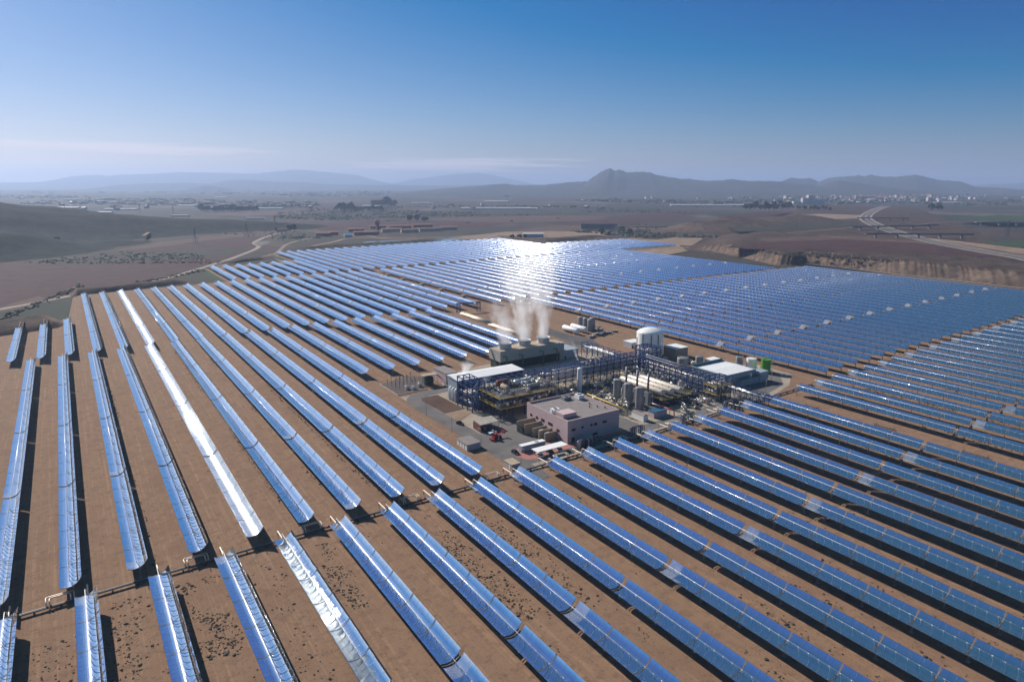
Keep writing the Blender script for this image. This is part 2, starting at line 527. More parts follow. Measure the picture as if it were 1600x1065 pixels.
# ================================================================ ground and landscape
def ground_mat():
    m, nt, b = nodes('open_country')
    g = geo(nt)
    vo = nt.nodes.new('ShaderNodeTexVoronoi'); vo.inputs['Scale'].default_value = .0042
    mp = nt.nodes.new('ShaderNodeMapping'); mp.inputs['Scale'].default_value = (1.0, .55, 1); mp.inputs['Rotation'].default_value = (0, 0, .5)
    nt.links.new(g, mp.inputs[0]); nt.links.new(mp.outputs[0], vo.inputs['Vector'])
    sp = nt.nodes.new('ShaderNodeSeparateColor'); nt.links.new(vo.outputs['Color'], sp.inputs[0])
    r = nt.nodes.new('ShaderNodeValToRGB'); r.color_ramp.interpolation = 'CONSTANT'
    cols = [(0, (.07, .042, .036)), (.2, (.06, .053, .036)), (.38, (.11, .075, .055)), (.52, (.028, .036, .024)), (.66, (.08, .05, .04)), (.8, (.05, .048, .033)), (.92, (.15, .118, .088))]
    e = r.color_ramp.elements
    e[0].position, e[0].color = 0, (*cols[0][1], 1)
    e[1].position, e[1].color = cols[1][0], (*cols[1][1], 1)
    for p, c in cols[2:]:
        q = e.new(p); q.color = (*c, 1)
    nt.links.new(sp.outputs[0], r.inputs[0])
    n1 = noise(nt, g, .012, 6, .65); n2 = noise(nt, g, .12, 4, .7)
    sc = ramp(nt, n1, .42, .62)
    c = mix(nt, sc, r.outputs[0], (.04, .04, .028))
    c = mix(nt, math_(nt, 'MULTIPLY', ramp(nt, n2, .45, .7), .55), c, (.022, .026, .018))
    nt.links.new(c, b.inputs['Base Color']); b.inputs['Roughness'].default_value = .95; b.inputs['Specular IOR Level'].default_value = .1
    return m
def sand_mat():
    """bare graded earth of the mirror field: tracks along the aisles, weeds, damp and pale patches"""
    m, nt, b = nodes('graded_earth')
    g = geo(nt)
    big = noise(nt, geo(nt, (.055, .006, 1)), 1.0, 3, .5)
    blot = noise(nt, g, .075, 6, .62)
    mid = noise(nt, g, .3, 6, .72)
    fine = noise(nt, g, 1.6, 5, .72)
    tracks = noise(nt, geo(nt, (1.1, .012, 1)), 1.0, 3, .55)
    c = ramp(nt, big, .36, .64, (0.150, 0.086, 0.057), (0.258, 0.154, 0.093))
    c = mix(nt, math_(nt, 'MULTIPLY', ramp(nt, blot, .46, .58), .85), c, (0.099, 0.058, 0.041))
    c = mix(nt, math_(nt, 'MULTIPLY', ramp(nt, blot, .46, .3), .5), c, (0.318, 0.202, 0.127))
    c = mix(nt, math_(nt, 'MULTIPLY', ramp(nt, mid, .5, .6), .8), c, (0.073, 0.043, 0.031))
    c = mix(nt, math_(nt, 'MULTIPLY', ramp(nt, tracks, .54, .7), .5), c, (0.327, 0.205, 0.130))
    c = mix(nt, math_(nt, 'MULTIPLY', ramp(nt, tracks, .44, .3), .5), c, (0.103, 0.061, 0.043))
    # wheel marks where vehicles turn at the row ends
    wv = nt.nodes.new('ShaderNodeTexWave'); wv.wave_type = 'RINGS'; wv.inputs['Scale'].default_value = .22; wv.inputs['Distortion'].default_value = 22; wv.inputs['Detail'].default_value = 3
    wv.inputs['Detail Scale'].default_value = .12
    nt.links.new(g, wv.inputs['Vector'])
    wm = math_(nt, 'MULTIPLY', ramp(nt, wv.outputs[1], .8, .97), ramp(nt, noise(nt, g, .05, 2), .5, .62))
    c = mix(nt, math_(nt, 'MULTIPLY', wm, .35), c, (0.120, 0.072, 0.051))
    c = mix(nt, math_(nt, 'MULTIPLY', ramp(nt, fine, .54, .7), .6), c, (0.060, 0.036, 0.026))
    c = mix(nt, math_(nt, 'MULTIPLY', ramp(nt, fine, .42, .22), .35), c, (0.361, 0.230, 0.150))
    nt.links.new(c, b.inputs['Base Color']); b.inputs['Roughness'].default_value = .95; b.inputs['Specular IOR Level'].default_value = .1
    bn = nt.nodes.new('ShaderNodeBump'); bn.inputs['Strength'].default_value = .35; bn.inputs['Distance'].default_value = .3
    nt.links.new(fine, bn.inputs['Height']); nt.links.new(bn.outputs[0], b.inputs['Normal'])
    return m
def field_mat(name, a, c, furrow=(.02, .6), spec=.1):
    """ploughed or planted field: furrow streaks between two earth colours"""
    if name in MATS: return MATS[name]
    m, nt, b = nodes(name)
    s = noise(nt, geo(nt, (furrow[0], furrow[1] * .12, 1)), 1.0, 5, .65)
    f = noise(nt, geo(nt), .06, 5, .7)
    k = math_(nt, 'ADD', math_(nt, 'MULTIPLY', s, .5), math_(nt, 'MULTIPLY', f, .5))
    nt.links.new(ramp(nt, k, .38, .62, a, c), b.inputs['Base Color'])
    b.inputs['Roughness'].default_value = .95; b.inputs['Specular IOR Level'].default_value = spec
    return m
M_SAND = sand_mat(); M_LAND = ground_mat()
M_RED = field_mat('red_ploughed_earth', (.045, .021, .02), (.075, .038, .033))
M_BROWN = field_mat('brown_ploughed_earth', (.07, .042, .034), (.125, .08, .06))
M_PALE = field_mat('pale_dry_earth', (.17, .12, .085), (.3, .215, .15))
M_SCRUB = field_mat('scrub_ground', (.022, .027, .02), (.06, .052, .037))
M_GREEN = field_mat('green_crop', (.028, .048, .022), (.05, .075, .035))
M_TRACK = field_mat('dusty_track', (.24, .2, .165), (.36, .3, .245))
M_ASPH = field_mat('worn_asphalt', (.115, .108, .108), (.17, .158, .152))
M_ASPH2 = field_mat('dark_asphalt', (.075, .075, .08), (.12, .115, .115))
M_WATER = mat('reservoir_water', (.05, .09, .09), .15, 0, .2, .01)
M_LEAF = mat('olive_leaves', (.045, .06, .03), .8, 0, .5, .4)
M_BUSH = mat('dry_scrub', (.05, .042, .03), .9, 0, .5, .5)
M_WOOD = mat('tree_bark', (.08, .06, .045), .9)

def sheet(name, pts, m, z, kind='structure'):
    b = MB(); b.face([b.vert((p[0], p[1], z)) for p in pts])
    o = b.build(name, m); o['kind'] = kind
    return o
def px_sheet(name, px, m, z): return sheet(name, [at(x, y, z) for x, y in px], m, z)
def strip(name, pts, w, m, z, kind='structure'):
    """ribbon along a path of ground points, w wide"""
    b = MB(); L = []
    # smooth the path
    P = [Vector((p[0], p[1], 0)) for p in pts]; Q = []
    for i in range(len(P) - 1):
        p0, p1, p2, p3 = P[max(i-1, 0)], P[i], P[i+1], P[min(i+2, len(P)-1)]
        for k in range(6):
            t = k / 6
            Q.append(.5 * (2*p1 + (p2-p0)*t + (2*p0-5*p1+4*p2-p3)*t*t + (3*p1-p0-3*p2+p3)*t*t*t))
    Q.append(P[-1])
    for i, p in enumerate(Q):
        d = (Q[min(i+1, len(Q)-1)] - Q[max(i-1, 0)]).normalized(); n = Vector((-d.y, d.x, 0))
        L.append((b.vert((*(p + n*w/2)[:2], z)), b.vert((*(p - n*w/2)[:2], z))))
    for (a, c), (d, e) in zip(L, L[1:]): b.face((a, c, e, d))
    o = b.build(name, m)
    if kind: o['kind'] = kind
    return o
def px_strip(name, px, w, m, z): return strip(name, [at(x, y, z) for x, y in px], w, m, z)

g = MB(); g.quad((-70000, -6000, -.02), (90000, -6000, -.02), (90000, 90000, -.02), (-70000, 90000, -.02))
tag(g.build('ground', M_LAND), kind='structure')
# the graded field itself
sheet('graded_field', [(-400, -400), (1500, -400), (1100, 100), (880, 300), (835, 560), (785, 560), (785, 850), (930, 845), (935, 1015), (740, 1015), (735, 1160), (470, 1150), (268, 1125), (255, 1000), (145, 985), (140, 830), (0, 812), (-6, 668), (-120, 655), (-400, 500)], M_SAND, .0)

# left country: ploughed land, scrub strips, road
px_sheet('ploughed_field', [(-60, 482), (-60, 420), (0, 412), (110, 404), (215, 392), (300, 378), (395, 368), (420, 372), (400, 386), (332, 416), (250, 438), (165, 454), (100, 464), (0, 484)], M_RED, .06)
px_sheet('young_orchard', [(60, 414), (150, 399), (260, 391), (385, 387), (360, 398), (290, 404), (190, 410), (110, 414)], M_SCRUB, .12)
px_sheet('dry_field', [(180, 392), (250, 378), (330, 370), (400, 358), (440, 352), (480, 352), (430, 366), (395, 370), (300, 380)], M_BROWN, .04)
px_sheet('orchard_plot', [(-40, 412), (-40, 396), (60, 388), (130, 384), (120, 396), (50, 408)], M_SCRUB, .09)
px_sheet('stubble_field', [(-60, 500), (-60, 484), (0, 480), (60, 462), (75, 468), (40, 480)], M_BROWN, .1)
px_strip('country_road', [(-60, 496), (0, 483), (60, 472), (110, 462), (165, 452), (250, 437), (330, 414), (372, 400), (404, 386), (398, 378), (430, 366), (480, 357), (520, 353), (600, 351)], 8, M_TRACK, .18)
px_sheet('road_junction', [(396, 380), (404, 377), (416, 376), (424, 378), (414, 382), (406, 385)], M_ASPH, .22)
px_strip('farm_track', [(330, 418), (390, 404), (430, 396), (452, 380), (500, 370), (560, 366), (620, 374), (760, 368)], 7, M_PALE, .2)
px_strip('perimeter_track', [(480, 386), (520, 378), (552, 372), (640, 371), (720, 369), (800, 364)], 10, M_PALE, .24)
px_strip('hill_track', [(224, 368), (240, 358), (258, 346)], 7, M_PALE, 8.0)
# reservoir with its banks
px_sheet('reservoir', [(556, 382), (575, 377), (640, 375), (712, 372), (730, 374), (640, 383), (600, 385)], M_WATER, .3)
# green strips between the terraces
sheet('grass_strip', [(140, 985), (150, 985), (150, 832), (140, 834)], M_GREEN, .05)
sheet('grass_strip', [(262, 1110), (272, 1112), (272, 1020), (262, 1018)], M_GREEN, .05)
# plain beyond: larger plots
rl = random.Random(3)
for i, (poly, m_) in enumerate([
    ([(480, 352), (560, 345), (720, 343), (800, 347), (760, 356), (620, 358), (500, 360)], M_RED),
    ([(640, 343), (760, 338), (880, 336), (960, 338), (930, 345), (800, 348)], M_BROWN),
    ([(800, 360), (860, 352), (960, 352), (1050, 358), (1020, 368), (900, 372)], M_BROWN),
    ([(860, 348), (960, 341), (1050, 336), (1090, 338), (1000, 349), (900, 352)], M_RED),
    ([(700, 372), (790, 362), (860, 361), (960, 362), (940, 372), (800, 378)], M_PALE),
    ([(940, 340), (1000, 332), (1080, 328), (1110, 332), (1040, 342)], M_RED),
    ([(640, 330), (780, 326), (960, 324), (1060, 325), (960, 333), (760, 337)], M_SCRUB),
    ([(440, 340), (520, 333), (640, 331), (660, 338), (560, 343)], M_SCRUB),
    ([(300, 334), (420, 330), (520, 328), (500, 334), (380, 338)], M_BROWN),
    ([(1000, 378), (1060, 370), (1100, 372), (1080, 384), (1040, 382)], M_PALE),
    ([(920, 388), (985, 372), (1050, 376), (1075, 392), (1040, 399), (985, 391)], M_PALE)]):
    px_sheet(('ploughed_plot', 'stubble_plot', 'orchard_plot')[i % 3], poly, m_, .3 + .07 * i)

# ---- banks, hills and mountains
def fbm(x, y, o=4):
    from mathutils import noise as N
    return N.fractal(Vector((x, y, 3.7)), .9, 2.0, o)
def bank(name, toe, away, prof, m, step=6.0, rill=0.0, taper=(0, 0)):
    """earth bank: a toe line of ground points swept in direction away through profile [(distance, height)...]"""
    P = [Vector((p[0], p[1], 0)) for p in toe]; S = []
    for a, b in zip(P, P[1:]):
        n = max(1, int((b - a).length / step))
        S += [a + (b - a) * k / n for k in range(n)]
    S.append(P[-1])
    mb = MB(); e = Vector(away).normalized(); tot = len(S); rows = []
    for i, p in enumerate(S):
        k = 1.0
        if taper[0] and i * step < taper[0]: k = i * step / taper[0]
        if taper[1] and (tot - 1 - i) * step < taper[1]: k = min(k, (tot - 1 - i) * step / taper[1])
        k = k * k * (3 - 2 * k)
        row = []
        for j, (d, h) in enumerate(prof):
            w = fbm(p.x * .02, p.y * .02 + j) * 2.5 * min(1, d / 30) if j and d < 200 else 0
            zz = h * k
            if rill and 0 < j and 10 < d < 62: zz += rill * (1.0 * fbm(i * .55, 7.1) + .9 * fbm(i * 1.3, 2.2) + .25 * fbm(p.x * .05, p.y * .05 + d * .03)) * k * min(1, (d - 10) / 12) * min(1, (64 - d) / 14)
            q = p + e * (d + w)
            row.append(mb.vert((q.x, q.y, zz - (.3 if j == 0 else 0))))
        rows.append(row)
    for A, B in zip(rows, rows[1:]):
        for j in range(len(prof) - 1): mb.face((A[j], A[j+1], B[j+1], B[j]), True)
    return tag(mb.build(name, m), kind='structure')
def slope_mat():
    m, nt, b = nodes('eroded_bank_earth')
    g = geo(nt)
    n1 = noise(nt, geo(nt, (.12, .12, .03)), 1.0, 6, .7); n2 = noise(nt, g, .02, 5)
    c = ramp(nt, n1, .35, .65, (.085, .056, .044), (.2, .145, .105))
    c = mix(nt, math_(nt, 'MULTIPLY', ramp(nt, n2, .5, .6), .6), c, (.05, .04, .032))
    # scrub and dark soil keep to the flat ground, the steep faces are bare
    sz = nt.nodes.new('ShaderNodeSeparateXYZ'); nt.links.new(nt.nodes.new('ShaderNodeNewGeometry').outputs['Normal'], sz.inputs[0])
    flat = ramp(nt, sz.outputs[2], .955, .995)
    top = ramp(nt, noise(nt, g, .05, 6, .7), .36, .64, (.035, .028, .024), (.1, .068, .052))
    c = mix(nt, flat, c, top)
    nt.links.new(c, b.inputs['Base Color']); b.inputs['Roughness'].default_value = 1; b.inputs['Specular IOR Level'].default_value = .05
    return m
M_SLOPE = slope_mat()
PLAT = 14.0
toe = [at(x, y, 0) for x, y in ((1050, 388), (1090, 393), (1130, 398), (1215, 417), (1236, 416), (1252, 412), (1300, 418), (1400, 430), (1500, 441), (1600, 453), (1720, 466))]
AWAY = (.86, .51, 0)
bank('cut_bank', toe, AWAY, [(0, 0), (9, .2), (14, .6), (20, 3), (27, 6.2), (34, 9), (42, 11.6), (52, 13.2), (66, 13.8), (90, PLAT), (200, PLAT), (500, PLAT), (1000, PLAT), (1700, PLAT), (2350, PLAT), (2500, 0)], M_SLOPE, 2.0, 1.2, (150, 0))
px_strip('bank_foot_track', [(1056, 384), (1100, 391), (1150, 398), (1215, 407), (1300, 416), (1400, 428), (1500, 439), (1640, 455)], 5, M_TRACK, .9)
# fields and roads on the plateau
z = PLAT + .3
px_sheet('ploughed_field', [(1130, 386), (1200, 378), (1320, 374), (1460, 381), (1560, 391), (1640, 398), (1640, 412), (1560, 402), (1400, 395), (1250, 390), (1170, 389)], M_RED, z)
px_sheet('brown_field', [(1180, 372), (1320, 368), (1470, 373), (1600, 388), (1560, 391), (1460, 381), (1320, 374), (1200, 378)], M_BROWN, z + .1)
px_sheet('dark_field', [(1130, 352), (1240, 342), (1340, 346), (1340, 352), (1240, 360), (1150, 362)], M_SCRUB, z)
px_sheet('pale_field', [(1200, 340), (1280, 334), (1345, 336), (1340, 341), (1260, 344)], M_PALE, z + .1)
px_sheet('red_field', [(1120, 338), (1200, 330), (1240, 331), (1190, 340), (1130, 347)], M_RED, z + .15)
px_sheet('green_field', [(1490, 341), (1560, 335), (1640, 340), (1640, 346), (1540, 345)], M_GREEN, z)
px_sheet('green_field', [(1520, 379), (1600, 375), (1640, 376), (1640, 388), (1590, 386)], M_GREEN, z + .2)
px_sheet('pale_field', [(1440, 371), (1500, 377), (1590, 387), (1640, 392), (1640, 402), (1600, 398), (1500, 381)], M_PALE, z + .25)
MW = [(1680, 420), (1600, 403), (1540, 393), (1480, 382), (1440, 373), (1405, 364), (1375, 354), (1358, 346), (1352, 340), (1358, 333), (1372, 326), (1385, 322)]
px_strip('motorway_verge', MW, 34, M_TRACK, z + .35)
px_strip('motorway', MW, 22, M_ASPH2, z + .5)
px_strip('motorway_median', MW, 3, M_TRACK, z + .6)
px_strip('slip_road', [(1340, 356), (1420, 352), (1480, 347), (1560, 345), (1640, 346)], 9, M_ASPH, z + .4)
px_strip('farm_track', [(1230, 364), (1300, 358), (1340, 355)], 6, M_PALE, z + .3)
px_strip('farm_track', [(1280, 368), (1350, 374), (1420, 378), (1460, 381)], 6, M_PALE, z + .4)
# low shaded banks along the left edge of the field
bank('earth_bank', [at(x, y) for x, y in ((-90, 536), (-30, 530), (40, 520), (92, 512), (106, 506))], (-.25, 1, 0), [(0, 0), (3, 1.2), (7, 3.6), (10, 4.0), (30, 4.0), (55, 3.2), (75, 0)], M_SLOPE, 4, .2, (0, 14))
bank('earth_bank', [at(x, y) for x, y in ((112, 466), (125, 461), (160, 458), (215, 452), (262, 446.5), (288, 444), (300, 440))], (-.1, 1, 0), [(0, 0), (3, 1.4), (8, 4.6), (11, 5.0), (22, 4.2), (34, 0)], M_SLOPE, 4, .3, (20, 30))
bank('earth_bank', [at(x, y) for x, y in ((345, 414), (390, 408), (430, 404))], (.1, 1, 0), [(0, 0), (3, 1.4), (7, 3.4), (10, 3.6), (30, 2.6), (45, 0)], M_SLOPE, 6, .3, (30, 30))
bank('earth_bank', [at(x, y) for x, y in ((455, 391), (520, 386), (600, 381.5), (700, 375))], (.1, 1, 0), [(0, 0), (4, 1.4), (9, 3.2), (14, 3.2), (26, .6)], M_SLOPE, 8, .3, (40, 40))
bank('earth_bank', [at(x, y) for x, y in ((780, 371), (830, 377), (860, 378), (960, 370))], (.3, 1, 0), [(0, 0), (4, 1.6), (10, 4), (16, 4.4), (50, 3), (80, 0)], M_SLOPE, 8, .4, (60, 60))

def hill_mat(name, a, c):
    m, nt, b = nodes(name)
    g = geo(nt)
    n1 = noise(nt, g, .035, 6, .75); n2 = noise(nt, g, .006, 4)
    k = math_(nt, 'ADD', math_(nt, 'MULTIPLY', n1, .7), math_(nt, 'MULTIPLY', n2, .3))
    nt.links.new(ramp(nt, k, .4, .62, a, c), b.inputs['Base Color'])
    b.inputs['Roughness'].default_value = 1; b.inputs['Specular IOR Level'].default_value = .05
    return m
M_HILL = hill_mat('scrub_hillside', (.012, .018, .015), (.045, .045, .03))
M_MOUNT = hill_mat('mountain_slopes', (.03, .035, .032), (.085, .078, .065))
def hills(name, lumps, x0, x1, y0, y1, n, m):
    L = []
    for px, py, D, s in lumps:
        p = far(px, py, D); L.append((p.x, p.y, max(2, p.z), s))
    mb = MB(); ids = []
    for j in range(n + 1):
        row = []
        for i in range(n + 1):
            x = x0 + (x1 - x0) * i / n; y = y0 + (y1 - y0) * j / n
            s = sum((h * math.exp(-((x-a)**2 + (y-b)**2) / r**2)) ** 4 for a, b, h, r in L) ** .25
            zz = s * (1 + .16 * fbm(x * .006, y * .006)) + 1.2 * fbm(x * .02, y * .02) - 5.5
            row.append(mb.vert((x, y, zz)))
        ids.append(row)
    for A, B in zip(ids, ids[1:]):
        for i in range(n): mb.face((A[i], A[i+1], B[i+1], B[i]), True)
    return tag(mb.build(name, m), kind='structure')
hills('scrub_hills', [(-150, 309, 1950, 300), (-40, 317, 1900, 260), (40, 326, 1880, 220), (110, 334, 1850, 190), (180, 338, 1850, 180), (250, 340, 1880, 170), (330, 341, 1900, 160), (400, 343, 1900, 140),
                      (20, 364, 1400, 100), (-70, 354, 1400, 130), (170, 372, 1480, 80), (215, 372, 1520, 70), (425, 346, 1850, 120)], -900, 1000, 1050, 2300, 90, M_HILL)
hills('low_knolls', [(1150, 334, 1750, 130), (1100, 341, 1650, 100), (1240, 333, 2000, 160)], 1050, 2100, 900, 1700, 50, M_SLOPE)
def ridge(name, prof, D, depth, base=0.0, gully=.2, seed=0):
    """mountain range: crest line surveyed at ground distance D, slopes falling both ways"""
    P = [far(x, y, D) for x, y in prof]; S = []
    for a, b in zip(P, P[1:]):
        n = max(2, int((b - a).length / (D * .0022)))
        S += [a + (b - a) * k / n for k in range(n)]
    S.append(P[-1])
    mb = MB(); ids = []; N = 13
    out = Vector((P[len(P)//2].x, P[len(P)//2].y, 0)).normalized()
    for i, p in enumerate(S):
        row = []
        for j in range(N):
            v = -1 + 2 * j / (N - 1)
            h = max(p.z - base, 1)
            f = (1 - abs(v)) ** 1.35
            zz = base - 4 + (h + 4) * f
            zz += h * gully * fbm((p.x + out.x * v * depth) * 7.0 / D + seed, (p.y + out.y * v * depth) * 7.0 / D) * (1 - f) * f * 2.4 + h * .035 * fbm(i * .45, seed) * f
            q = p + out * (v * depth)
            row.append(mb.vert((q.x, q.y, zz)))
        ids.append(row)
    for A, B in zip(ids, ids[1:]):
        for j in range(N - 1): mb.face((A[j], B[j], B[j+1], A[j+1]), True)
    return tag(mb.build(name, M_MOUNT), kind='structure')
ridge('mountain_range', [(-200, 287), (-60, 285), (0, 285), (60, 284.5), (85, 281), (110, 276), (150, 273), (170, 275), (190, 273), (240, 271.5), (280, 269), (340, 270), (400, 271.3), (430, 268), (455, 265.5), (480, 266), (520, 270), (560, 274), (590, 283), (625, 289)], 22000, 4500, 0, .2, 1)
ridge('mountain_range', [(140, 299), (180, 289), (230, 286.5), (290, 285.5), (330, 287), (355, 281.5), (385, 280.5), (420, 283), (470, 284.5), (520, 288), (600, 289), (680, 290), (760, 289), (820, 295)], 14500, 3000, 0, .25, 5)
ridge('foothills', [(255, 304), (300, 294), (322, 289), (345, 292.5), (395, 302)], 11000, 1400, 0, .2, 9)
ridge('mountain_range', [(590, 291), (640, 281), (680, 275.5), (715, 272), (745, 270), (765, 272.5), (800, 280), (840, 289)], 24000, 4000, 0, .2, 13)
ridge('rocky_mountain', [(600, 304), (660, 298), (700, 294), (745, 290.5), (770, 288), (790, 287), (805, 289.5), (850, 289), (890, 284.5), (918, 283), (926, 277), (936, 270.5), (946, 265), (953, 263), (960, 266), (968, 265.5), (980, 269), (1000, 268.5), (1014, 269), (1027, 273), (1040, 276), (1065, 280), (1075, 279), (1100, 282.5), (1130, 281.5), (1145, 280), (1170, 283), (1210, 283), (1260, 288), (1330, 294)], 8000, 2100, 0, .35, 17)
ridge('mountain_range', [(1190, 290), (1215, 286), (1235, 277.5), (1250, 279), (1266, 278.5), (1280, 284), (1295, 278), (1315, 276), (1340, 274), (1352, 275.5), (1360, 273), (1378, 276), (1400, 276.5), (1418, 274), (1430, 273), (1445, 276), (1465, 281), (1490, 283), (1500, 283), (1525, 292), (1560, 293), (1600, 297), (1680, 300)], 10500, 2000, 0, .45, 23)
ridge('foothills', [(1240, 300), (1280, 290), (1312, 282), (1345, 287), (1400, 294), (1450, 299), (1520, 304)], 8000, 1300, 0, .3, 29)
ridge('mountain_range', [(1480, 292), (1520, 289), (1560, 287.5), (1600, 286), (1700, 283), (1800, 285)], 22000, 4000, 0, .2, 31)

# ---------------------------------------------------------------- scrub: nobody could count it
def clump(mb, x, y, z, r, h, rr):
    n = 5; a0 = rr.random() * 6
    top = mb.vert((x + rr.uniform(-.2, .2) * r, y + rr.uniform(-.2, .2) * r, z + h))
    lo, hi = [], []
    for k in range(n):
        t = a0 + k * 2 * math.pi / n; q = r * rr.uniform(.7, 1.25)
        lo.append(mb.vert((x + q * math.cos(t), y + q * math.sin(t), z - .05)))
        q *= .8
        hi.append(mb.vert((x + q * math.cos(t + .3), y + q * math.sin(t + .3), z + h * rr.uniform(.5, .8))))
    for k in range(n):
        mb.face((lo[k], lo[(k+1) % n], hi[(k+1) % n], hi[k])); mb.face((hi[k], hi[(k+1) % n], top))
def scrub(name, m, n, place, rmin, rmax, seed, hk=.8):
    rr = random.Random(seed); mb = MB(); k = 0
    while k < n:
        p = place(rr)
        if p is None: continue
        r = rr.uniform(rmin, rmax) * (1 if rr.random() < .85 else 1.7)
        clump(mb, p[0], p[1], p[2], r, r * hk, rr); k += 1
    return tag(mb.build(name, m), kind='stuff')
AISLES = [( -15, .25, 1), (2, .5, 1), (19.5, 1.0, 1), (37, .12, 1), (54, .75, 1), (72, .04, 1), (89, .7, 1), (106, .5, 1), (123, .3, 1), (140, .35, 1), (158, .25, 1), (175, .6, 1), (193, .25, 1), (210, .5, 1), (228, .3, 1), (245, .6, 1), (262, .3, 1), (280, .35, 1), (328, .8, 1), (346, .3, 1), (362, .8, 1), (380, .3, 1), (397, .5, 1)]
def in_aisle(rr):
    c, w, _ = rr.choice(AISLES)
    if rr.random() > w: return None
    y = rr.uniform(30, 196); x = c + rr.gauss(0, 3.2)
    if abs(x - c) > 6.2: return None
    f = fbm(x * .035 + 5, y * .03) + .3 * fbm(x * .2, y * .2)
    if f < .02 - .2 * (w > .9): return None
    return (x, y, 0) if seen((x, y, 0), 30) else None
scrub('low_scrub', M_BUSH, 7000, in_aisle, .07, .34, 11, .6)
def in_strip(rr):
    c = rr.choice((19, 45.5, 61, 77, 93)) - 8.2 + rr.gauss(0, .5)
    y = rr.uniform(210, 500)
    if fbm(c * .3, y * .02) < .0: return None
    return (c, y, 0)
scrub('weed_lines', M_BUSH, 900, in_strip, .12, .3, 12)
def on_bank(rr):
    x, y = rr.uniform(1180, 1640), rr.uniform(386, 425)
    if y < 384 + abs(1390 - x) * .012 or y > 401 + (x - 1240) * .055: return None
    p = at(x, y, 11.5)
    if fbm(p.x * .013, p.y * .013) + .4 * fbm(p.x * .06, p.y * .06) < -.1: return None
    return (p.x, p.y, 12.6)
scrub('bank_scrub', M_BUSH, 3800, on_bank, .7, 1.7, 13)
def on_hill(rr):
    x, y = rr.uniform(-60, 480), rr.uniform(345, 412)
    p = at(x, y, 0)
    return (p.x, p.y, .1) if fbm(p.x * .004, p.y * .004) > .05 and y > 372 - x * .03 else None
scrub('orchard_bushes', M_LEAF, 900, on_hill, 1.0, 2.0, 14)
def plain(rr):
    x, y = rr.uniform(430, 1120), rr.uniform(322, 372)
    p = at(x, y, 0)
    return (p.x, p.y, .3) if fbm(p.x * .0025, p.y * .0025) > .12 else None
scrub('plain_scrub', M_LEAF, 2600, plain, 1.5, 4.5, 15)
def farplain(rr):
    x, y = rr.uniform(-20, 1620), rr.uniform(299, 324)
    p = at(x, y, 0)
    return (p.x, p.y, .3) if fbm(p.x * .0009, p.y * .0009) > .15 else None
scrub('far_groves', M_LEAF, 1800, farplain, 6, 22, 16, .5)
def edge(rr):
    x, y = rr.choice(((rr.uniform(0, 130), 0), (rr.uniform(130, 330), 0)))
    y = 500 - x * .42 + rr.gauss(0, 1.6) if x < 130 else 460 - (x - 130) * .2 + rr.gauss(0, 1.2)
    p = at(x, y, 0); return (p.x, p.y, .2)
scrub('roadside_scrub', M_LEAF, 260, edge, .7, 1.8, 17)

# ---------------------------------------------------------------- trees, one by one
_tm = {}
def tree_meshes(kind):
    if kind in _tm: return _tm[kind]
    rr = random.Random(kind + 40); c = MB(); t = MB()
    h, w = ((7, 3.2), (9, 3.6), (6, 4.2))[kind]
    for _ in range(26):
        a, q = rr.random() * 6.283, rr.random() ** .5
        cz = h * rr.uniform(.38, .92); k = w * (1 - abs(cz / h - .6) * 1.1)
        cx, cyy = k * q * math.cos(a), k * q * math.sin(a); cr = rr.uniform(.8, 1.5)
        for _ in range(14):
            d = Vector((rr.gauss(0, 1), rr.gauss(0, 1), rr.gauss(0, .8))); d = d.normalized() * cr * rr.uniform(.6, 1)
            p = Vector((cx, cyy, cz)) + d; u = Vector((rr.gauss(0, 1), rr.gauss(0, 1), rr.gauss(0, 1))).normalized(); v = u.cross(d).normalized()
            s = rr.uniform(.35, .6)
            c.quad(p - u*s - v*s, p + u*s - v*s, p + u*s + v*s, p - u*s + v*s)
    t.tube([(0, 0, 0), (.1, 0, h * .3), (-.1, .1, h * .6)], [.3, .22, .1], 6)
    for k in range(4):
        a = k * 1.6; t.tube([(0, 0, h * .3), (w * .5 * math.cos(a), w * .5 * math.sin(a), h * .6)], [.14, .05], 5)
    _tm[kind] = (c.mesh('crown', M_LEAF), t.mesh('trunk', M_WOOD))
    return _tm[kind]
def tree(p, s, kind, label, group=None, rz=0):
    o = thing('tree', label, 'tree', p, rz, group); o.scale = (s, s, s)
    c, t = tree_meshes(kind)
    put('crown', c, o); put('trunk', t, o)
    return o
tg = 'trees of the surrounding country'
TREES = [(940, 367, 2.2, 0, 'round dark tree beside the pale shed behind the mirror field'), (972, 365, 1.9, 1, 'left of two dark trees beyond the far mirror rows'), (984, 366, 1.7, 0, 'right of two dark trees beyond the far mirror rows'),
         (800, 374, 1.5, 2, 'bushy tree at the left end of the grey shed'), (812, 373, 1.4, 2, 'second bushy tree before the grey shed'), (820, 373, 1.3, 0, 'third bushy tree before the grey shed'),
         (452, 361, 2.0, 0, 'dark tree by the farmhouse on the left'), (460, 361, 1.8, 1, 'tall dark tree touching the farmhouse'), (434, 362, 1.5, 2, 'small tree left of the farmhouse'),
         (89, 385, 2.2, 0, 'lone dark tree at the foot of the scrub hill'), (640, 346, 2.6, 0, 'dark tree in the grove behind the old brickworks'), (652, 346, 2.2, 1, 'taller tree in the grove behind the old brickworks'), (664, 347, 2.4, 2, 'spreading tree at the right of the brickworks grove')]
for x, y, s, k, lab in TREES: tree(at(x, y, 0), s, k, lab, tg, x)
for n_, (x, y, s, k) in enumerate([(1455, 329, 3.4, 0), (1466, 329, 3.6, 2)]): tree(at(x, y, PLAT), s, k, ('left', 'right')[n_] + ' of two round trees standing alone beside the motorway', tg, x)
rr = random.Random(5)
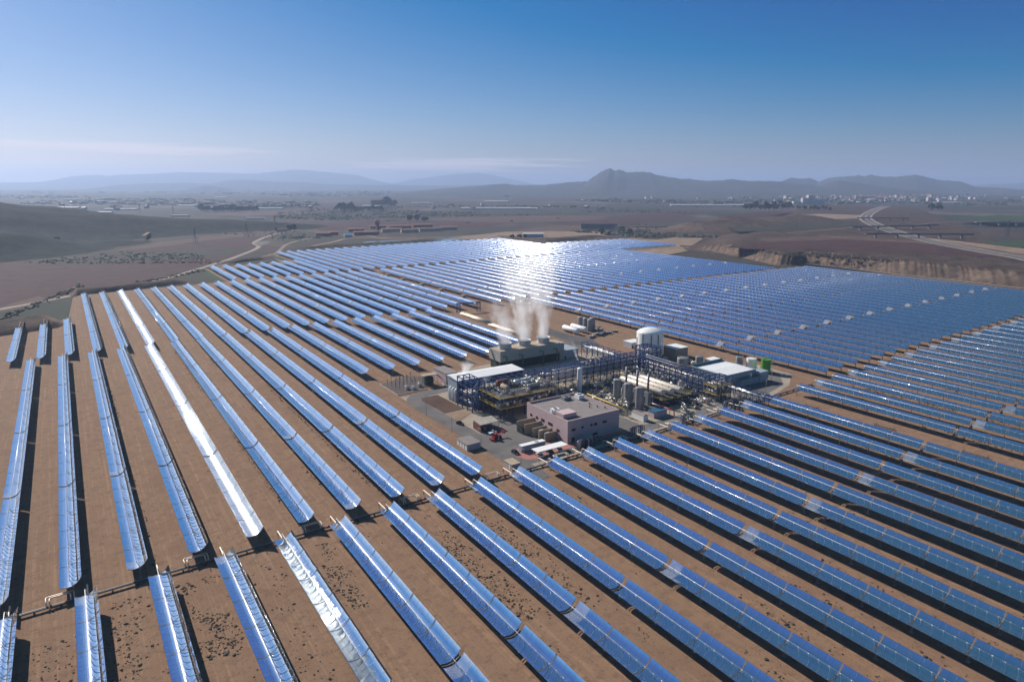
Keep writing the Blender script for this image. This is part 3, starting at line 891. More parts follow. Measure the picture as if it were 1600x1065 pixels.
for i in range(26):
    x = 1166 + i * 5.2 + rr.uniform(-2, 2); y = 327.5 + rr.uniform(-1.5, 1.5) + max(0, i - 16) * .15
    tree(at(x, y, PLAT), rr.uniform(2.0, 3.2) * (1.15 if i < 14 else .7), rr.randrange(3), 'dark pine of the copse on the plateau edge', 'copse on the plateau edge', rr.random() * 6)
for i in range(24):
    x = 528 + i * 3.0 + rr.uniform(-1, 1); y = 329 + rr.uniform(-1, 1)
    tree(at(x, y, 0), rr.uniform(1.8, 3.0) * (1.5 if i < 8 else 1), rr.randrange(3), 'dark tree of the long grove on the hazy plain', 'grove on the hazy plain', rr.random() * 6)
for i in range(14):
    x = 583 + i * 2.6; y = 322 + rr.uniform(-.6, .6)
    tree(at(x, y, 0), rr.uniform(3, 5), rr.randrange(3), 'hazy tree of the far grove behind the long grove', 'far grove', rr.random() * 6)
for i in range(22):
    x = 315 + i * 4 + rr.uniform(-1, 1); y = 330.5 + rr.uniform(-.7, .7)
    tree(at(x, y, 0), rr.uniform(2, 3.4), rr.randrange(3), 'hazy tree in the row behind the scrub hill', 'tree row behind the scrub hill', rr.random() * 6)

# ---------------------------------------------------------------- far buildings
M_WHITE = mat('white_sheet_roof', (.55, .54, .53), .6, 0, .12)
M_PLAST = mat('pale_render', (.42, .36, .31), .8, 0, .15)
M_ROOFR = mat('clay_tiles', (.3, .14, .09), .8, 0, .25)
M_BRICK = mat('old_brick', (.22, .12, .1), .9, 0, .3, .2)
M_WIN = mat('dark_window', (.03, .035, .045), .15, 0, .2)
M_GREY = mat('grey_cladding', (.4, .4, .42), .5, 0, .1)
def shed(name, x, y, L, W, H, m, mr, label, cat, ang=0.0, z=0.0, group=None, pitch=.25):
    p = at(x, y, z)
    o = thing(name, label, cat, p, ang, group)
    b = MB(); b.box(-L/2, L/2, -W/2, W/2, 0, H)
    for k in range(max(2, int(L / 8))):
        pass
    b.build('wall', m, o)
    r = MB(); a = [r.vert(q) for q in ((-L/2-.5, -W/2-.5, H), (L/2+.5, -W/2-.5, H), (L/2+.5, W/2+.5, H), (-L/2-.5, W/2+.5, H), (-L/2-.5, 0, H + W*pitch), (L/2+.5, 0, H + W*pitch))]
    r.face((a[0], a[1], a[5], a[4])); r.face((a[2], a[3], a[4], a[5])); r.face((a[0], a[4], a[3])); r.face((a[1], a[2], a[5])); r.face((a[0], a[3], a[2], a[1]))
    r.build('roof', mr, o)
    return o
shed('farm_shed', 833, 371, 42, 16, 8, M_GREY, M_WHITE, 'long pale grey shed beyond the far mirror rows', 'shed', -.55, 0, None, .12)
shed('farmhouse', 441, 362, 26, 10, 6, M_PLAST, M_ROOFR, 'farmhouse with red roof among trees on the left', 'house', .2)
for i, (x, y, L, m_) in enumerate([(505, 369, 34, M_ROOFR), (520, 367, 24, M_BRICK), (572, 367, 60, M_BRICK), (612, 362, 50, M_PLAST), (640, 363, 44, M_PLAST), (672, 361, 60, M_PLAST), (700, 359, 46, M_PLAST), (556, 362, 40, M_BRICK), (590, 357, 44, M_BRICK), (625, 357, 60, M_BRICK), (660, 355, 56, M_BRICK)]):
    shed('brickworks_hall', x, y, L * .9, 13, 6.5, m_, M_ROOFR, nth(i) + ' low hall of the old brickworks on the plain', 'hall', -.25 + .05 * (i % 3), 0, 'halls of the old brickworks', .2)
shed('blue_roof_shed', 544, 370.5, 16, 9, 5, M_WHITE, mat('blue_roof', (.2, .45, .6), .5), 'small shed with bright blue roof by the brickworks', 'shed', -.2)
ch = thing('water_tower', 'brick water tower standing above the old brickworks', 'tower', at(590, 363))
b = MB(); b.box(-3, 3, -3, 3, 0, 18); b.build('shaft', M_BRICK, ch); b = MB(); b.lathe([(3.5, 18), (6, 21), (6, 26), (2, 28)], n=12); b.build('tank', M_BRICK, ch)
for i, (x, y, L, W) in enumerate([(92, 325.5, 190, 24), (147, 333, 140, 16), (175, 328, 60, 14), (197, 328, 95, 14), (292, 322.5, 90, 22), (354, 325.5, 26, 14), (372, 325.5, 26, 12), (412, 326.5, 170, 20), (282, 338.5, 60, 8), (400, 342.5, 60, 8), (780, 326.5, 330, 30), (580, 323, 80, 24), (775, 315.5, 140, 30), (1100, 321.5, 330, 30), (1160, 321.5, 260, 30), (1200, 320.5, 180, 26), (1225, 319.5, 150, 30), (660, 318, 120, 20), (1480, 317.5, 150, 26), (1500, 308, 160, 30), (345, 309, 90, 24)]):
    shed('greenhouse', x, y, L, W, 5, M_WHITE, M_WHITE, nth(i) + ' long white roofed building from the left on the hazy plain', 'greenhouse', -YAW - .05 + .02 * (i % 4), 0 if y < 322 or x < 1000 else 0, 'white roofed buildings on the plain', .08)
mill = thing('cement_works', 'pale factory towers with stepped silos at the plateau edge', 'factory', at(1262, 319.5), -YAW)
for i, (x, w, h) in enumerate([(-60, 40, 16), (-20, 26, 34), (10, 30, 48), (48, 44, 26)]):
    b = MB(); b.box(x - w/2, x + w/2, -14, 14, 0, h); b.build('tower_block', M_GREY if i % 2 else M_PLAST, mill)
# the town under the mountains
def house_mesh(k):
    if ('h', k) not in _mc:
        b = MB(); w, d, h = ((14, 12, 9), (20, 13, 13), (12, 16, 7), (26, 14, 18))[k]
        b.box(-w/2, w/2, -d/2, d/2, 0, h); b.cur = 1
        a = [b.vert(q) for q in ((-w/2-.4, -d/2-.4, h), (w/2+.4, -d/2-.4, h), (w/2+.4, d/2+.4, h), (-w/2-.4, d/2+.4, h), (-w/2, 0, h+2.5), (w/2, 0, h+2.5))]
        for q in ((0,1,5,4), (2,3,4,5), (0,4,3), (1,2,5)): b.face([a[i] for i in q])
        b.cur = 2
        for f in range(int(h / 3)):
            for i in range(3): b.box(-w/2 + (i+.5)*w/3 - 1, -w/2 + (i+.5)*w/3 + 1, -d/2 - .06, -d/2 - .02, 1 + f*3, 2.4 + f*3)
        _mc[('h', k)] = b.mesh('town_house', [(M_WHITE, M_PLAST, M_BRICK, M_PLAST)[k], (M_ROOFR, M_ROOFR, M_WHITE, M_ROOFR)[k], M_WIN])
    return _mc[('h', k)]
rr = random.Random(9)
for i in range(230):
    u = rr.gauss(0, 1)
    x = 1365 + u * 78; y = 311 + rr.gauss(0, 3.2) - abs(u) * .6
    if not (1195 < x < 1600 and 303.5 < y < 319): x, y = 1360 + rr.uniform(-80, 110), rr.uniform(306, 317)
    o = put('town_house', house_mesh(rr.choice((0, 0, 1, 2, 2, 3))), None, at(x, y, 0), rr.random() * 3)
    o.scale = [rr.uniform(.8, 1.4)] * 3
    tag(o, 'small hazy house of the distant town below the mountains', 'house', 'houses of the distant town')
for i in range(40):
    x, y = rr.uniform(1000, 1600), rr.uniform(304, 316)
    o = put('country_house', house_mesh(rr.choice((0, 2))), None, at(x, y, 0), rr.random() * 3); o.scale = [1.5] * 3
    tag(o, 'scattered pale country house on the hazy right plain', 'house', 'scattered country houses')
for i in range(26):
    x, y = rr.uniform(20, 960), rr.uniform(309, 331)
    o = put('country_house', house_mesh(rr.choice((0, 2))), None, at(x, y, 0), rr.random() * 3); o.scale = [1.3] * 3
    tag(o, 'scattered pale farmhouse on the hazy left plain', 'house', 'scattered farmhouses')
# viaduct, retaining wall and motorway bridges
M_CONC2 = mat('weathered_concrete', (.16, .155, .16), .85, 0, .2, .15)
via = thing('viaduct', 'grey railway viaduct on slim piers beyond the far mirrors', 'viaduct', at(1010, 361), -YAW + .02)
b = MB(); b.box(-75, 75, -3, 3, 9, 11); b.build('deck', M_CONC2, via)
for i in range(7):
    b = MB(); b.box(-66 + 22*i - 1, -66 + 22*i + 1, -2, 2, 0, 8.97); b.build('pier', M_CONC2, via)
wl_ = put('retaining_wall', None, None, at(936, 357.5), -YAW + .02); tag(wl_, 'long grey concrete wall left of the viaduct', 'wall')
b = MB(); b.box(-45, 45, -2, 2, 0, 12); b.build('wall_face', M_CONC2, wl_); b = MB(); b.box(-45.5, 45.5, -2.4, 2.4, 12, 12.8); b.build('coping', M_CONC2, wl_)
for i, (xa, ya, xb, yb, n) in enumerate([(1340, 340.5, 1420, 341.5, 4), (1330, 355, 1465, 352, 5), (1352, 365.5, 1520, 366.5, 5)]):
    A, B = at(xa, ya, PLAT + 7), at(xb, yb, PLAT + 7); L = (B - A).length; ang = math.atan2(B.y - A.y, B.x - A.x)
    o = thing('motorway_bridge', ('far', 'middle', 'near')[i] + ' of three dark road bridges over the motorway', 'bridge', (A + B) / 2 * 1 - Vector((0, 0, 7)), ang, 'bridges over the motorway')
    b = MB(); b.box(-L/2, L/2, -4, 4, 6.4, 7.6); b.build('deck', M_CONC2, o)
    for s in (-1, 1):
        b = MB(); b.box(-L/2, L/2, s*4.1 - .2, s*4.1 + .2, 7.63, 8.8); b.build('parapet', M_CONC2, o)
    for k in range(n):
        xx = -L/2 + L * (k + .5) / n
        b = MB(); b.box(xx - .8, xx + .8, -3, 3, 0, 6.37); b.build('pier', M_CONC2, o)
br = thing('road_bridge', 'long low concrete bridge at the right edge of the plateau', 'bridge', at(1575, 352, PLAT), -YAW - .05)
b = MB(); b.box(-75, 75, -5, 5, 6, 8); b.build('deck', M_CONC2, br)
for k in range(4):
    b = MB(); b.box(-60 + 40*k - 1, -60 + 40*k + 1, -4, 4, 0, 5.97); b.build('pier', M_CONC2, br)
# lattice pylons
def pylon_tower():
    b = MB()
    for s in (-1, 1):
        for t in (-1, 1): b.bar((3*s, 3*t, 0), (.5*s, .5*t, 30), .35)
    for k in range(6):
        z0, z1 = 5*k, 5*k + 5; w0, w1 = 3 - 2.5*z0/30, 3 - 2.5*z1/30
        for t in (-1, 1): b.bar((-w0, t*w0, z0), (w1, t*w1, z1), .22); b.bar((t*w0, -w0, z0), (t*w1, w1, z1), .22)
    for z_ in (22, 26, 29.5): b.bar((-6, 0, z_), (6, 0, z_), .35)
    return b.mesh('power_pylon', M_DARK)
pm = pylon_tower()
for i, (x, y) in enumerate([(102, 331), (271, 336), (219, 332), (336, 333), (306, 382), (386, 371), (1243, 357), (1573, 370), (430, 356)]):
    o = put('power_pylon', pm, None, at(x, y, PLAT if x > 1000 else 0), .6)
    tag(o, nth(i) + ' lattice power pylon from the left of the landscape', 'pylon', 'power pylons across the country')

# ================================================================ the power block
K = HC / 110.19
def planeY(x, y, Y):
    d = F * AX[0] + (x - 800) * AX[1] - (y - 532.5) * AX[2]; t = Y / d.y
    return (d.x * t, HC + d.z * t)
def planeX(x, y, X):
    d = F * AX[0] + (x - 800) * AX[1] - (y - 532.5) * AX[2]; t = X / d.x
    return (d.y * t, HC + d.z * t)
M_PINK = mat('pink_render', (.5, .375, .37), .85, 0, .07, .3)
M_ROOF = mat('grey_roof_felt', (.22, .19, .185), .9, 0, .18, .4)
M_TAN = mat('tan_concrete', (.36, .285, .205), .9, 0, .15)
M_BLUE = mat('blue_painted_steel', (.02, .055, .17), .5, .1, .25)
M_SILV = mat('aluminium_cladding', (.6, .6, .6), .38, .7, .15)
M_SILV2 = mat('dull_grey_cladding', (.27, .27, .275), .5, .3, .15)
M_YEL = mat('yellow_paint', (.5, .36, .06), .55, 0, .25)
M_REDP = mat('red_paint', (.38, .025, .03), .4, 0, .2)
M_GRN = mat('green_paint', (.02, .17, .075), .5, 0, .2)
M_LIME = mat('lime_green_paint', (.07, .33, .02), .45, 0, .1)
M_WPAINT = mat('white_tank_paint', (.8, .8, .79), .45, 0, .05)
M_CTW = mat('tower_cladding', (.36, .35, .31), .75, 0, .1)
M_LOUV = mat('dark_louvres', (.03, .04, .04), .7, 0, .3)
M_FAN = mat('fan_stack_grey', (.42, .43, .45), .6, 0, .1)
M_TEAL = mat('teal_roof_edge', (.06, .13, .15), .5, 0, .1)
M_CORR = mat('corrugated_sheet', (.4, .36, .31), .6, .2, .2)
M_RUST = mat('rusty_sheet', (.2, .07, .05), .8, .1, .3)
M_GLASS = mat('car_glass', (.02, .025, .03), .08, 0, .1)
M_RUB = mat('tyre_rubber', (.02, .02, .02), .9, 0, .2)
M_GRAV = mat('dark_gravel', (.09, .065, .06), .95, 0, .35, 1.2)
M_BRIC = mat('red_paving', (.34, .14, .12), .85, 0, .12, 1.0)
M_BGREY = mat('blue_grey_paint', (.3, .36, .4), .5, 0, .1)
M_GRATE = mat('dark_grating', (.09, .085, .085), .7, .2, .3, 2.0)
M_PAV = field_mat('concrete_paving', (.27, .225, .185), (.38, .32, .26), (.3, 3))

def P2(x, y): return (x * K, y * K)
def gsheet(name, pts, m, z): return sheet(name, [P2(*p) for p in pts], m, z)
# roads and yards
gsheet('plant_yard', [(139, 205), (300, 213), (330, 222), (350, 235), (352, 262), (300, 262), (300, 300), (295, 335), (262, 352), (205, 352), (175, 345), (163, 320), (138, 320)], M_PAV, .03)
strip('plant_road', [P2(*p) for p in ((142, 196), (142, 230), (141.6, 270), (141, 305), (146, 316), (158, 319), (175, 321), (205, 325))], 8.4, M_ASPH, .06)
strip('plant_road', [P2(*p) for p in ((141, 214), (170, 214.5), (215, 215.5), (260, 217.5), (300, 222), (330, 230))], 7, M_ASPH, .065)
strip('plant_road', [P2(*p) for p in ((296, 222), (292, 245), (289, 290), (288, 320), (290, 360), (300, 400), (304, 420))], 8, M_ASPH, .07)
gsheet('asphalt_yard', [(145.5, 217), (171, 217), (171, 262), (160, 264), (147, 256), (145.5, 240)], M_ASPH, .055)
gsheet('asphalt_yard', [(205, 218), (215, 218), (215, 262), (205, 262)], M_ASPH, .055)
gsheet('asphalt_yard', [(291, 352), (303, 352), (312, 374), (306, 388), (306, 418), (294, 402)], M_ASPH2, .08)
gsheet('asphalt_yard', [(290, 214), (327, 224), (346, 240), (346, 250), (327, 234), (290, 236)], M_ASPH, .05)
gsheet('process_slab', [(206, 262.2), (215.6, 262), (215.6, 233), (269, 231), (270, 282), (205, 284)], M_ASPH2, .06)  # darker slab: shadows of the process yard put into the ground colour
gsheet('gravel_bed', [(145.6, 284), (157.2, 284.4), (156.4, 313), (147, 313), (144.8, 308)], M_BROWN, .09)
gsheet('concrete_pad', [(145.7, 283), (157.4, 283), (157.2, 277.5), (145.8, 269.8)], M_PALE, .1)
gsheet('red_paving', [(149.2, 226.5), (145.2, 219.4), (147.4, 214.6), (151.7, 213), (156.7, 214.6), (203, 216.4), (203, 219), (171, 219), (171, 224), (160, 226.5)], M_BRIC, .1)
rnd.seed(21)

# ---- pink control building
bx0, bx1, by0, by1, bh = 171.4*K, 200.8*K, 219.3*K, 250.5*K, 10.2
bl = thing('control_building', 'pink two storey control building with flat grey roof', 'building', (0, 0, 0))
b = MB(); b.box(bx0, bx1, by0, by1, 0, bh - .7)
for q in ((bx0, bx1, by0, by0+.35), (bx0, bx1, by1-.35, by1), (bx0, bx0+.35, by0+.35, by1-.35), (bx1-.35, bx1, by0+.35, by1-.35)): b.box(*q, bh - .697, bh + .3)
b.box(bx0-.06, bx0-.003, by0, by1, 4.0, 4.15); b.box(bx0, bx1, by0-.06, by0-.003, 8.6, 8.75); b.box(bx0+11, bx0+11.1, by0-.05, by0-.003, 0, 8.6)
b.build('wall', M_PINK, bl)
b = MB(); b.box(bx0+.36, bx1-.36, by0+.36, by1-.36, bh-.69, bh-.55); b.build('roof', M_ROOF, bl)
b = MB(); b.box(bx0+1.9, bx0+9.2, by0+5.6, by0+11.5, bh-.54, bh+1.3); b.build('stair_head', M_PINK, bl)
def window(face, px, py, w, h, kind='window'):
    fr, gl = MB(), MB()
    if face == 'front':
        x, z = planeY(px, py, by0)
        fr.box(x-w/2, x+w/2, by0-.12, by0-.004, z-h/2, z+h/2); gl.box(x-w/2+.12, x+w/2-.12, by0-.16, by0-.123, z-h/2+.1, z+h/2-.1)
    else:
        y, z = planeX(px, py, bx0)
        fr.box(bx0-.12, bx0-.004, y-w/2, y+w/2, z-h/2, z+h/2); gl.box(bx0-.16, bx0-.123, y-w/2+.12, y+w/2-.12, z-h/2+.1, z+h/2-.1)
    o = fr.build(kind, M_REDP if kind == 'window' else M_GREY, bl)
    if kind != 'plain_door': gl.build('pane', M_WIN, o)
for px, py, w, h in ((896, 671, 2.2, 1.1), (910, 667, 1.3, 1), (924, 663.4, 1.3, 1), (930.6, 662, 1.8, 1.2), (944.8, 658.4, 2.4, 1.1), (929.5, 677.3, 2.6, 1.2)): window('front', px, py, w, h)
window('front', 895, 686.6, 2.0, 2.3, 'door'); window('front', 915.5, 681.2, 3.0, 2.9, 'plain_door')
for px, py, w, h in ((830, 647.5, 1.6, 1.2), (839, 651.8, 1.7, 1.2), (848, 655.8, 2.4, 1.3), (859.8, 661.8, 3.2, 1.3), (871.8, 671.5, 2, 1)): window('left', px, py, w, h)
window('left', 849, 668, 3.2, 3.0, 'plain_door'); window('left', 858, 672, 3.2, 3.0, 'plain_door')
def ac_unit(x, y, z, w, d, h, m, label):
    o = thing('air_conditioner', label, 'air conditioner', (*P2(x, y), z))
    b = MB(); b.box(-w/2, w/2, -d/2, d/2, .15, h); b.build('housing', m, o)
    b = MB(); b.lathe([(min(w, d)*.35, h+.003), (min(w, d)*.35, h+.15)], n=12); b.build('fan_grille', M_DARK, o)
    b = MB(); b.box(-w/2, -w/2+.2, -d/2, d/2, 0, .147); b.box(w/2-.2, w/2, -d/2, d/2, 0, .147); b.build('skid', M_DARK, o)
zr = bh - .55
ac_unit(197, 243.5, zr, 3.2, 3.6, 2.2, M_WPAINT, 'large white rooftop cooling unit at the back of the pink building')
ac_unit(191, 246, zr, 4.2, 2.6, 1.5, M_SILV2, 'grey rooftop cooling unit beside the large white one')
ac_unit(176.5, 235.2, zr, 3.6, 2.6, 1.2, M_WPAINT, 'low white rooftop unit behind the stair head of pink building')
ac_unit(173.2, 233, zr, 1.6, 1.4, 1.5, M_WPAINT, 'small white rooftop box by the left parapet of pink building')
for i, (x, y) in enumerate(((196, 229), (198, 226), (193, 231), (195.5, 234))):
    b = MB(); b.lathe([(.25, 0), (.25, .6), (.4, .65), (.4, .8)], n=8)
    tag(b.build('roof_vent', M_DARK, None, (*P2(x, y), zr)), 'small dark vent on the flat roof of pink building', 'vent', 'vents on the pink building roof')
# transformer bays beside it
for i, (y, x0, h) in enumerate(((244.6, 162, 4.8), (239.2, 162.3, 4.8), (235.3, 164.2, 3.8), (231.2, 164.6, 3.8), (227.2, 165, 3.8))):
    b = MB(); b.box(x0*K, bx0-.06, y*K-.2, y*K+.2, 0, h)
    tag(b.build('blast_wall', M_TAN), nth(i) + ' tan concrete bay wall from the back, beside the pink building', 'wall', 'bay walls by the pink building')
b = MB(); b.box(161.7*K, 161.9*K, 239.5*K, 244.3*K, .2, 4.2)
for k in range(5): b.box(161.5*K, 161.68*K, 239.5*K, 244.3*K, .4+.8*k, .8+.8*k)
tag(b.build('louvre_screen', M_LOUV), 'dark louvred screen closing the rear bay by the pink building', 'screen')
def transformer(x, y, label, s=1.0, m=None):
    o = thing('transformer', label, 'transformer', (*P2(x, y), 0)); o.scale = (s, s, s)
    b = MB(); b.box(-1.3, 1.3, -1, 1, .3, 2.4); b.build('tank_body', m or M_SILV2, o)
    b = MB()
    for k in range(7): b.box(-1.2+.36*k, -1.05+.36*k, -1.6, -1.02, .5, 2.2)
    b.build('radiator', m or M_GALV, o)
    for k in range(3):
        b = MB(); b.lathe([(.1, 2.4), (.2, 2.5), (.12, 2.7), (.2, 2.85), (.1, 3.2)], -.8+.8*k, 0, 8); b.build('bushing', M_TUBE, o)
    b = MB(); b.tube([(-1, .7, 2.75), (1, .7, 2.75)], .3, 8); b.build('conservator', m or M_SILV, o)
for i, (x, y) in enumerate(((166.5, 241.8), (167.5, 233.2), (167.8, 229.2))): transformer(x, y, ('rear', 'middle', 'front')[i] + ' pale transformer in the tan wall bays of the pink building', 1, M_WPAINT)

# ---- container, carport, vehicles
ct = thing('shipping_container', 'long grey shipping container with white roof on red paving', 'container', (*P2(155.6, 223.3), 0))
b = MB(); b.box(-6.1, 6.1, -1.22, 1.22, .15, 2.75)
for k in range(30): b.box(-6.0+.405*k, -5.8+.405*k, -1.27, -1.223, .25, 2.6)
b.build('body', M_BGREY, ct); b = MB(); b.box(-6.12, 6.12, -1.28, 1.28, 2.753, 2.86); b.build('roof', M_WPAINT, ct)
b = MB(); b.box(-6.18, -6.103, -1.1, -.05, .25, 2.6); b.box(-6.18, -6.103, .05, 1.1, .25, 2.6); b.build('door', M_GREY, ct)
b = MB(); b.box(1.3, 3.2, -.8, .8, 2.863, 2.95); b.build('roof_hatch', M_TAN, ct)
cp = thing('carport', 'white flat roofed carport sheltering parked cars', 'carport', (*P2(159.4, 215.9), 0))
b = MB(); b.box(-7.9, 7.9, -2.3, 2.3, 2.55, 2.7)
b.build('roof', M_WPAINT, cp)
for x in (-7, -2.3, 2.3, 7):
    b = MB(); b.bar((x, 2, 0), (x, 1.6, 2.54), .14); b.bar((x, 2, 2.4), (x, -2, 2.5), .1); b.build('post', M_GALV, cp)
def car(name, x, y, rz, m, label, pickup=False):
    o = thing(name, label, 'car', (*P2(x, y), 0), rz)
    b = MB(); side = [(-2.1, .35), (2.1, .35), (2.15, .7), (1.9, .85), (.95, .95), (-2.0, 1.0), (-2.15, .8)]
    for s, w in ((-1, .86), (1, .86)): pass
    A = [b.vert((p[0], -.88, p[1])) for p in side]; B = [b.vert((p[0], .88, p[1])) for p in side]; n = len(side)
    for k in range(n): b.face((A[k], A[(k+1) % n], B[(k+1) % n], B[k]))
    b.face(A[::-1]); b.face(B)
    b.build('body', m, o)
    cab = [(-.1, .96), (.95, .96), (.45, 1.48), (.0, 1.5)] if pickup else [(-1.8, 1.0), (.95, .96), (.3, 1.47), (-1.35, 1.48)]
    def loft(pts, wi, wo, name, m_):
        c = MB(); A = [c.vert((p[0], -(wo if p[1] < 1.1 else wi), p[1])) for p in pts]; B = [c.vert((p[0], (wo if p[1] < 1.1 else wi), p[1])) for p in pts]; n = len(pts)
        for k in range(n): c.face((A[k], A[(k+1) % n], B[(k+1) % n], B[k]))
        c.face(A[::-1]); c.face(B); c.build(name, m_, o)
    loft(cab, .68, .84, 'windows', M_GLASS)
    xs = (cab[3][0], cab[2][0]); c = MB(); c.box(xs[0]+.02, xs[1]-.05, -.67, .67, 1.483, 1.53); c.build('roof', m, o)
    for sx in (-1.32, 1.35):
        for sy in (-.82, .82):
            w = MB(); w.tube([(sx, sy-.1, .32), (sx, sy+.1, .32)], .32, 12); wo_ = w.build('wheel', M_RUB, o)
    for sy in (-.6, .6):
        h = MB(); h.box(2.1, 2.18, sy-.18, sy+.18, .62, .76); h.build('headlight', M_WPAINT, o)
    return o
M_CBLK = mat('black_car_paint', (.012, .012, .014), .25, .2, .1); M_CWHT = mat('white_car_paint', (.75, .76, .78), .3, 0, .05); M_CBLU = mat('blue_car_paint', (.05, .1, .25), .3, .2, .1); M_CGRY = mat('grey_car_paint', (.3, .31, .33), .3, .4, .1)
car('parked_car', 146.8, 222.9, R(-90), M_CBLK, 'black car parked at the edge of the red paving')
car('parked_car', 153.6, 215.0, R(90), M_CWHT, 'white car half under the left end of the carport')
car('parked_car', 159.2, 215.6, R(90), M_CBLU, 'dark blue car in the middle of the carport shade')
car('parked_car', 164.0, 215.8, R(90), M_CWHT, 'white car under the right end of the carport')
car('parked_car', 187.4, 216.2, R(0), M_CGRY, 'grey car parked in the shade of the pink building')
car('pickup_truck', 150.9, 247.9, R(12), M_CWHT, 'white pickup behind the red tractor', True)
car('parked_car', 144.4, 266.4, R(-80), M_CBLK, 'dark vehicle on the plant road edge near the concrete pad')
tr = thing('tractor', 'red tractor with raised arms on the asphalt yard', 'tractor', (*P2(149, 241.2), 0), R(15))
b = MB(); b.box(-2.2, 1.0, -.6, .6, .9, 1.7); b.box(1.0, 2.3, -.5, .5, .9, 1.6); b.build('body', M_REDP, tr)
b = MB(); b.box(-1.5, 0, -.65, .65, 1.703, 2.7); b.build('cab', M_GLASS, tr); b = MB(); b.box(-1.6, .1, -.75, .75, 2.703, 2.85); b.build('cab_roof', M_REDP, tr)
for sx, r_ in ((-1.3, .85), (1.5, .6)):
    for sy in (-.95, .95):
        b = MB(); b.tube([(sx, sy-.25, r_), (sx, sy+.25, r_)], r_, 14); b.build('wheel', M_RUB, tr)
b = MB(); b.bar((2, .6, 1.3), (4, .6, 2.2), .25); b.bar((2, -.6, 1.3), (4, -.6, 2.2), .25); b.box(3.8, 4.6, -1.1, 1.1, 1.9, 2.7); b.build('loader', M_REDP, tr)
b = MB(); b.box(-3.6, -2.3, -1.2, 1.2, .5, 1.1); b.build('rear_implement', M_REDP, tr)
# shed with lean-to
ln = thing('lean_to_shed', 'corrugated lean-to shed with a rusty red side', 'shed', (*P2(152, 255.4), 0))
b = MB(); v = [b.vert(q) for q in ((-5, -3.4, 3.4), (5, -3.4, 3.6), (5, 3.4, 4.2), (-5, 3.4, 4.0), (-5, -3.4, 3.52), (5, -3.4, 3.72), (5, 3.4, 4.32), (-5, 3.4, 4.12))]
for q in ((0,3,2,1), (4,5,6,7), (0,1,5,4), (1,2,6,5), (2,3,7,6), (3,0,4,7)): b.face([v[i] for i in q])
for k in range(6): b.bar((-4.6+1.8*k, -3.4, 3.62+.04*k), (-4.6+1.8*k, 3.4, 4.22+.04*k), .18, .12)
b.build('roof', M_CORR, ln)
b = MB(); b.box(-5, -4.8, -3.3, 3.3, .3, 3.3); b.box(-4.8, -2.6, -3.3, -3.1, 1.6, 3.3); b.build('side_wall', M_RUST, ln)
b = MB(); b.box(-4.8, 4.9, 3.1, 3.3, 0, 3.9); b.build('back_wall', M_GREY, ln)
for x in (-4.7, -1.5, 1.7, 4.8):
    b = MB(); b.bar((x, -3.1, 0), (x, -3.1, 3.38), .15); b.build('post', M_GALV, ln)
for i, (x, y, h, m_) in enumerate(((150.5, 254, 1.5, M_WPAINT), (153, 253.6, 1.2, M_BGREY), (155, 254.5, 1.6, M_WPAINT), (148.8, 254.3, 1.1, M_REDP))):
    b = MB(); b.lathe([(.3, 0), (.32, h*.8), (.2, h*.9), (.08, h)], n=8)
    tag(b.build('gas_bottle', m_, None, (*P2(x, y), 0)), ('tall white', 'blue grey', 'taller white', 'short red')[i] + ' gas bottle under the lean-to roof', 'gas bottle')
sb = thing('storage_cabin', 'pale storage cabin with four dark roof panels beside the road', 'cabin', (*P2(134.4, 240.6), 0))
b = MB(); b.box(-3.2, 3.2, -4.6, 4.6, 0, 2.7); b.build('wall', M_GREY, sb)
for k in range(4):
    y0 = -4.7+2.35*k; b = MB(); b.quad((-3.5, y0+.05, 2.75), (3.4, y0+.05, 2.9), (3.4, y0+2.3, 2.98), (-3.5, y0+2.3, 2.83)); b.quad((-3.5, y0+.05, 2.703), (-3.5, y0+.05, 2.75), (3.4, y0+.05, 2.9), (3.4, y0+.05, 2.703)); b.build('roof_panel', M_ROOF, sb)
    b = MB(); b.box(-3.27, -3.203, y0+.35, y0+2.0, .1, 2.3); b.build('door', M_WPAINT, sb)
b = MB(); b.box(-3.5, 3.4, -4.7, 4.7, 2.7, 2.702); b.build('ceiling', M_GREY, sb)
h1 = thing('site_hut', 'small hut with tan roof at the start of the header pipe', 'hut', (*P2(138, 212), 0))
b = MB(); b.box(-2, 2, -2.9, 2.9, 0, 2.3); b.build('wall', M_GREY, h1)
b = MB(); b.box(-2.15, 2.15, -3.05, 3.05, 2.303, 2.5); b.build('roof', M_TAN, h1)
b = MB(); b.box(-2.06, -2.003, -1.8, -.9, .1, 2.0); b.build('door', M_WPAINT, h1)
h2 = thing('white_hut', 'white hut with grey ridge roof near the front road', 'hut', (*P2(220.5, 226.4), 0))
b = MB(); b.box(-1.5, 1.5, -4.1, 4.1, 0, 2.8); b.build('wall', M_WPAINT, h2)
b = MB(); a = [b.vert(q) for q in ((-1.6, -4.2, 2.803), (1.6, -4.2, 2.803), (1.6, 4.2, 2.803), (-1.6, 4.2, 2.803), (0, -4.2, 3.5), (0, 4.2, 3.5))]
for q in ((0,4,5,3), (1,2,5,4), (0,1,4), (2,3,5), (0,3,2,1)): b.face([a[i] for i in q])
b.build('roof', M_ROOF, h2)
h3 = thing('blue_roof_hut', 'pinkish hut with flat bright blue roof in the process yard', 'hut', (*P2(230.6, 224.9), 0))
b = MB(); b.box(-4.3, 4.3, -2.1, 2.1, 0, 3.0); b.build('wall', M_PINK, h3)
b = MB(); b.box(-4.5, 4.5, -2.3, 2.3, 3.003, 3.2); b.build('roof', mat('blue_roof_paint', (.02, .11, .2), .5), h3)
b = MB(); b.box(1, 2.2, -2.16, -2.103, .1, 2.1); b.build('door', M_GREY, h3)

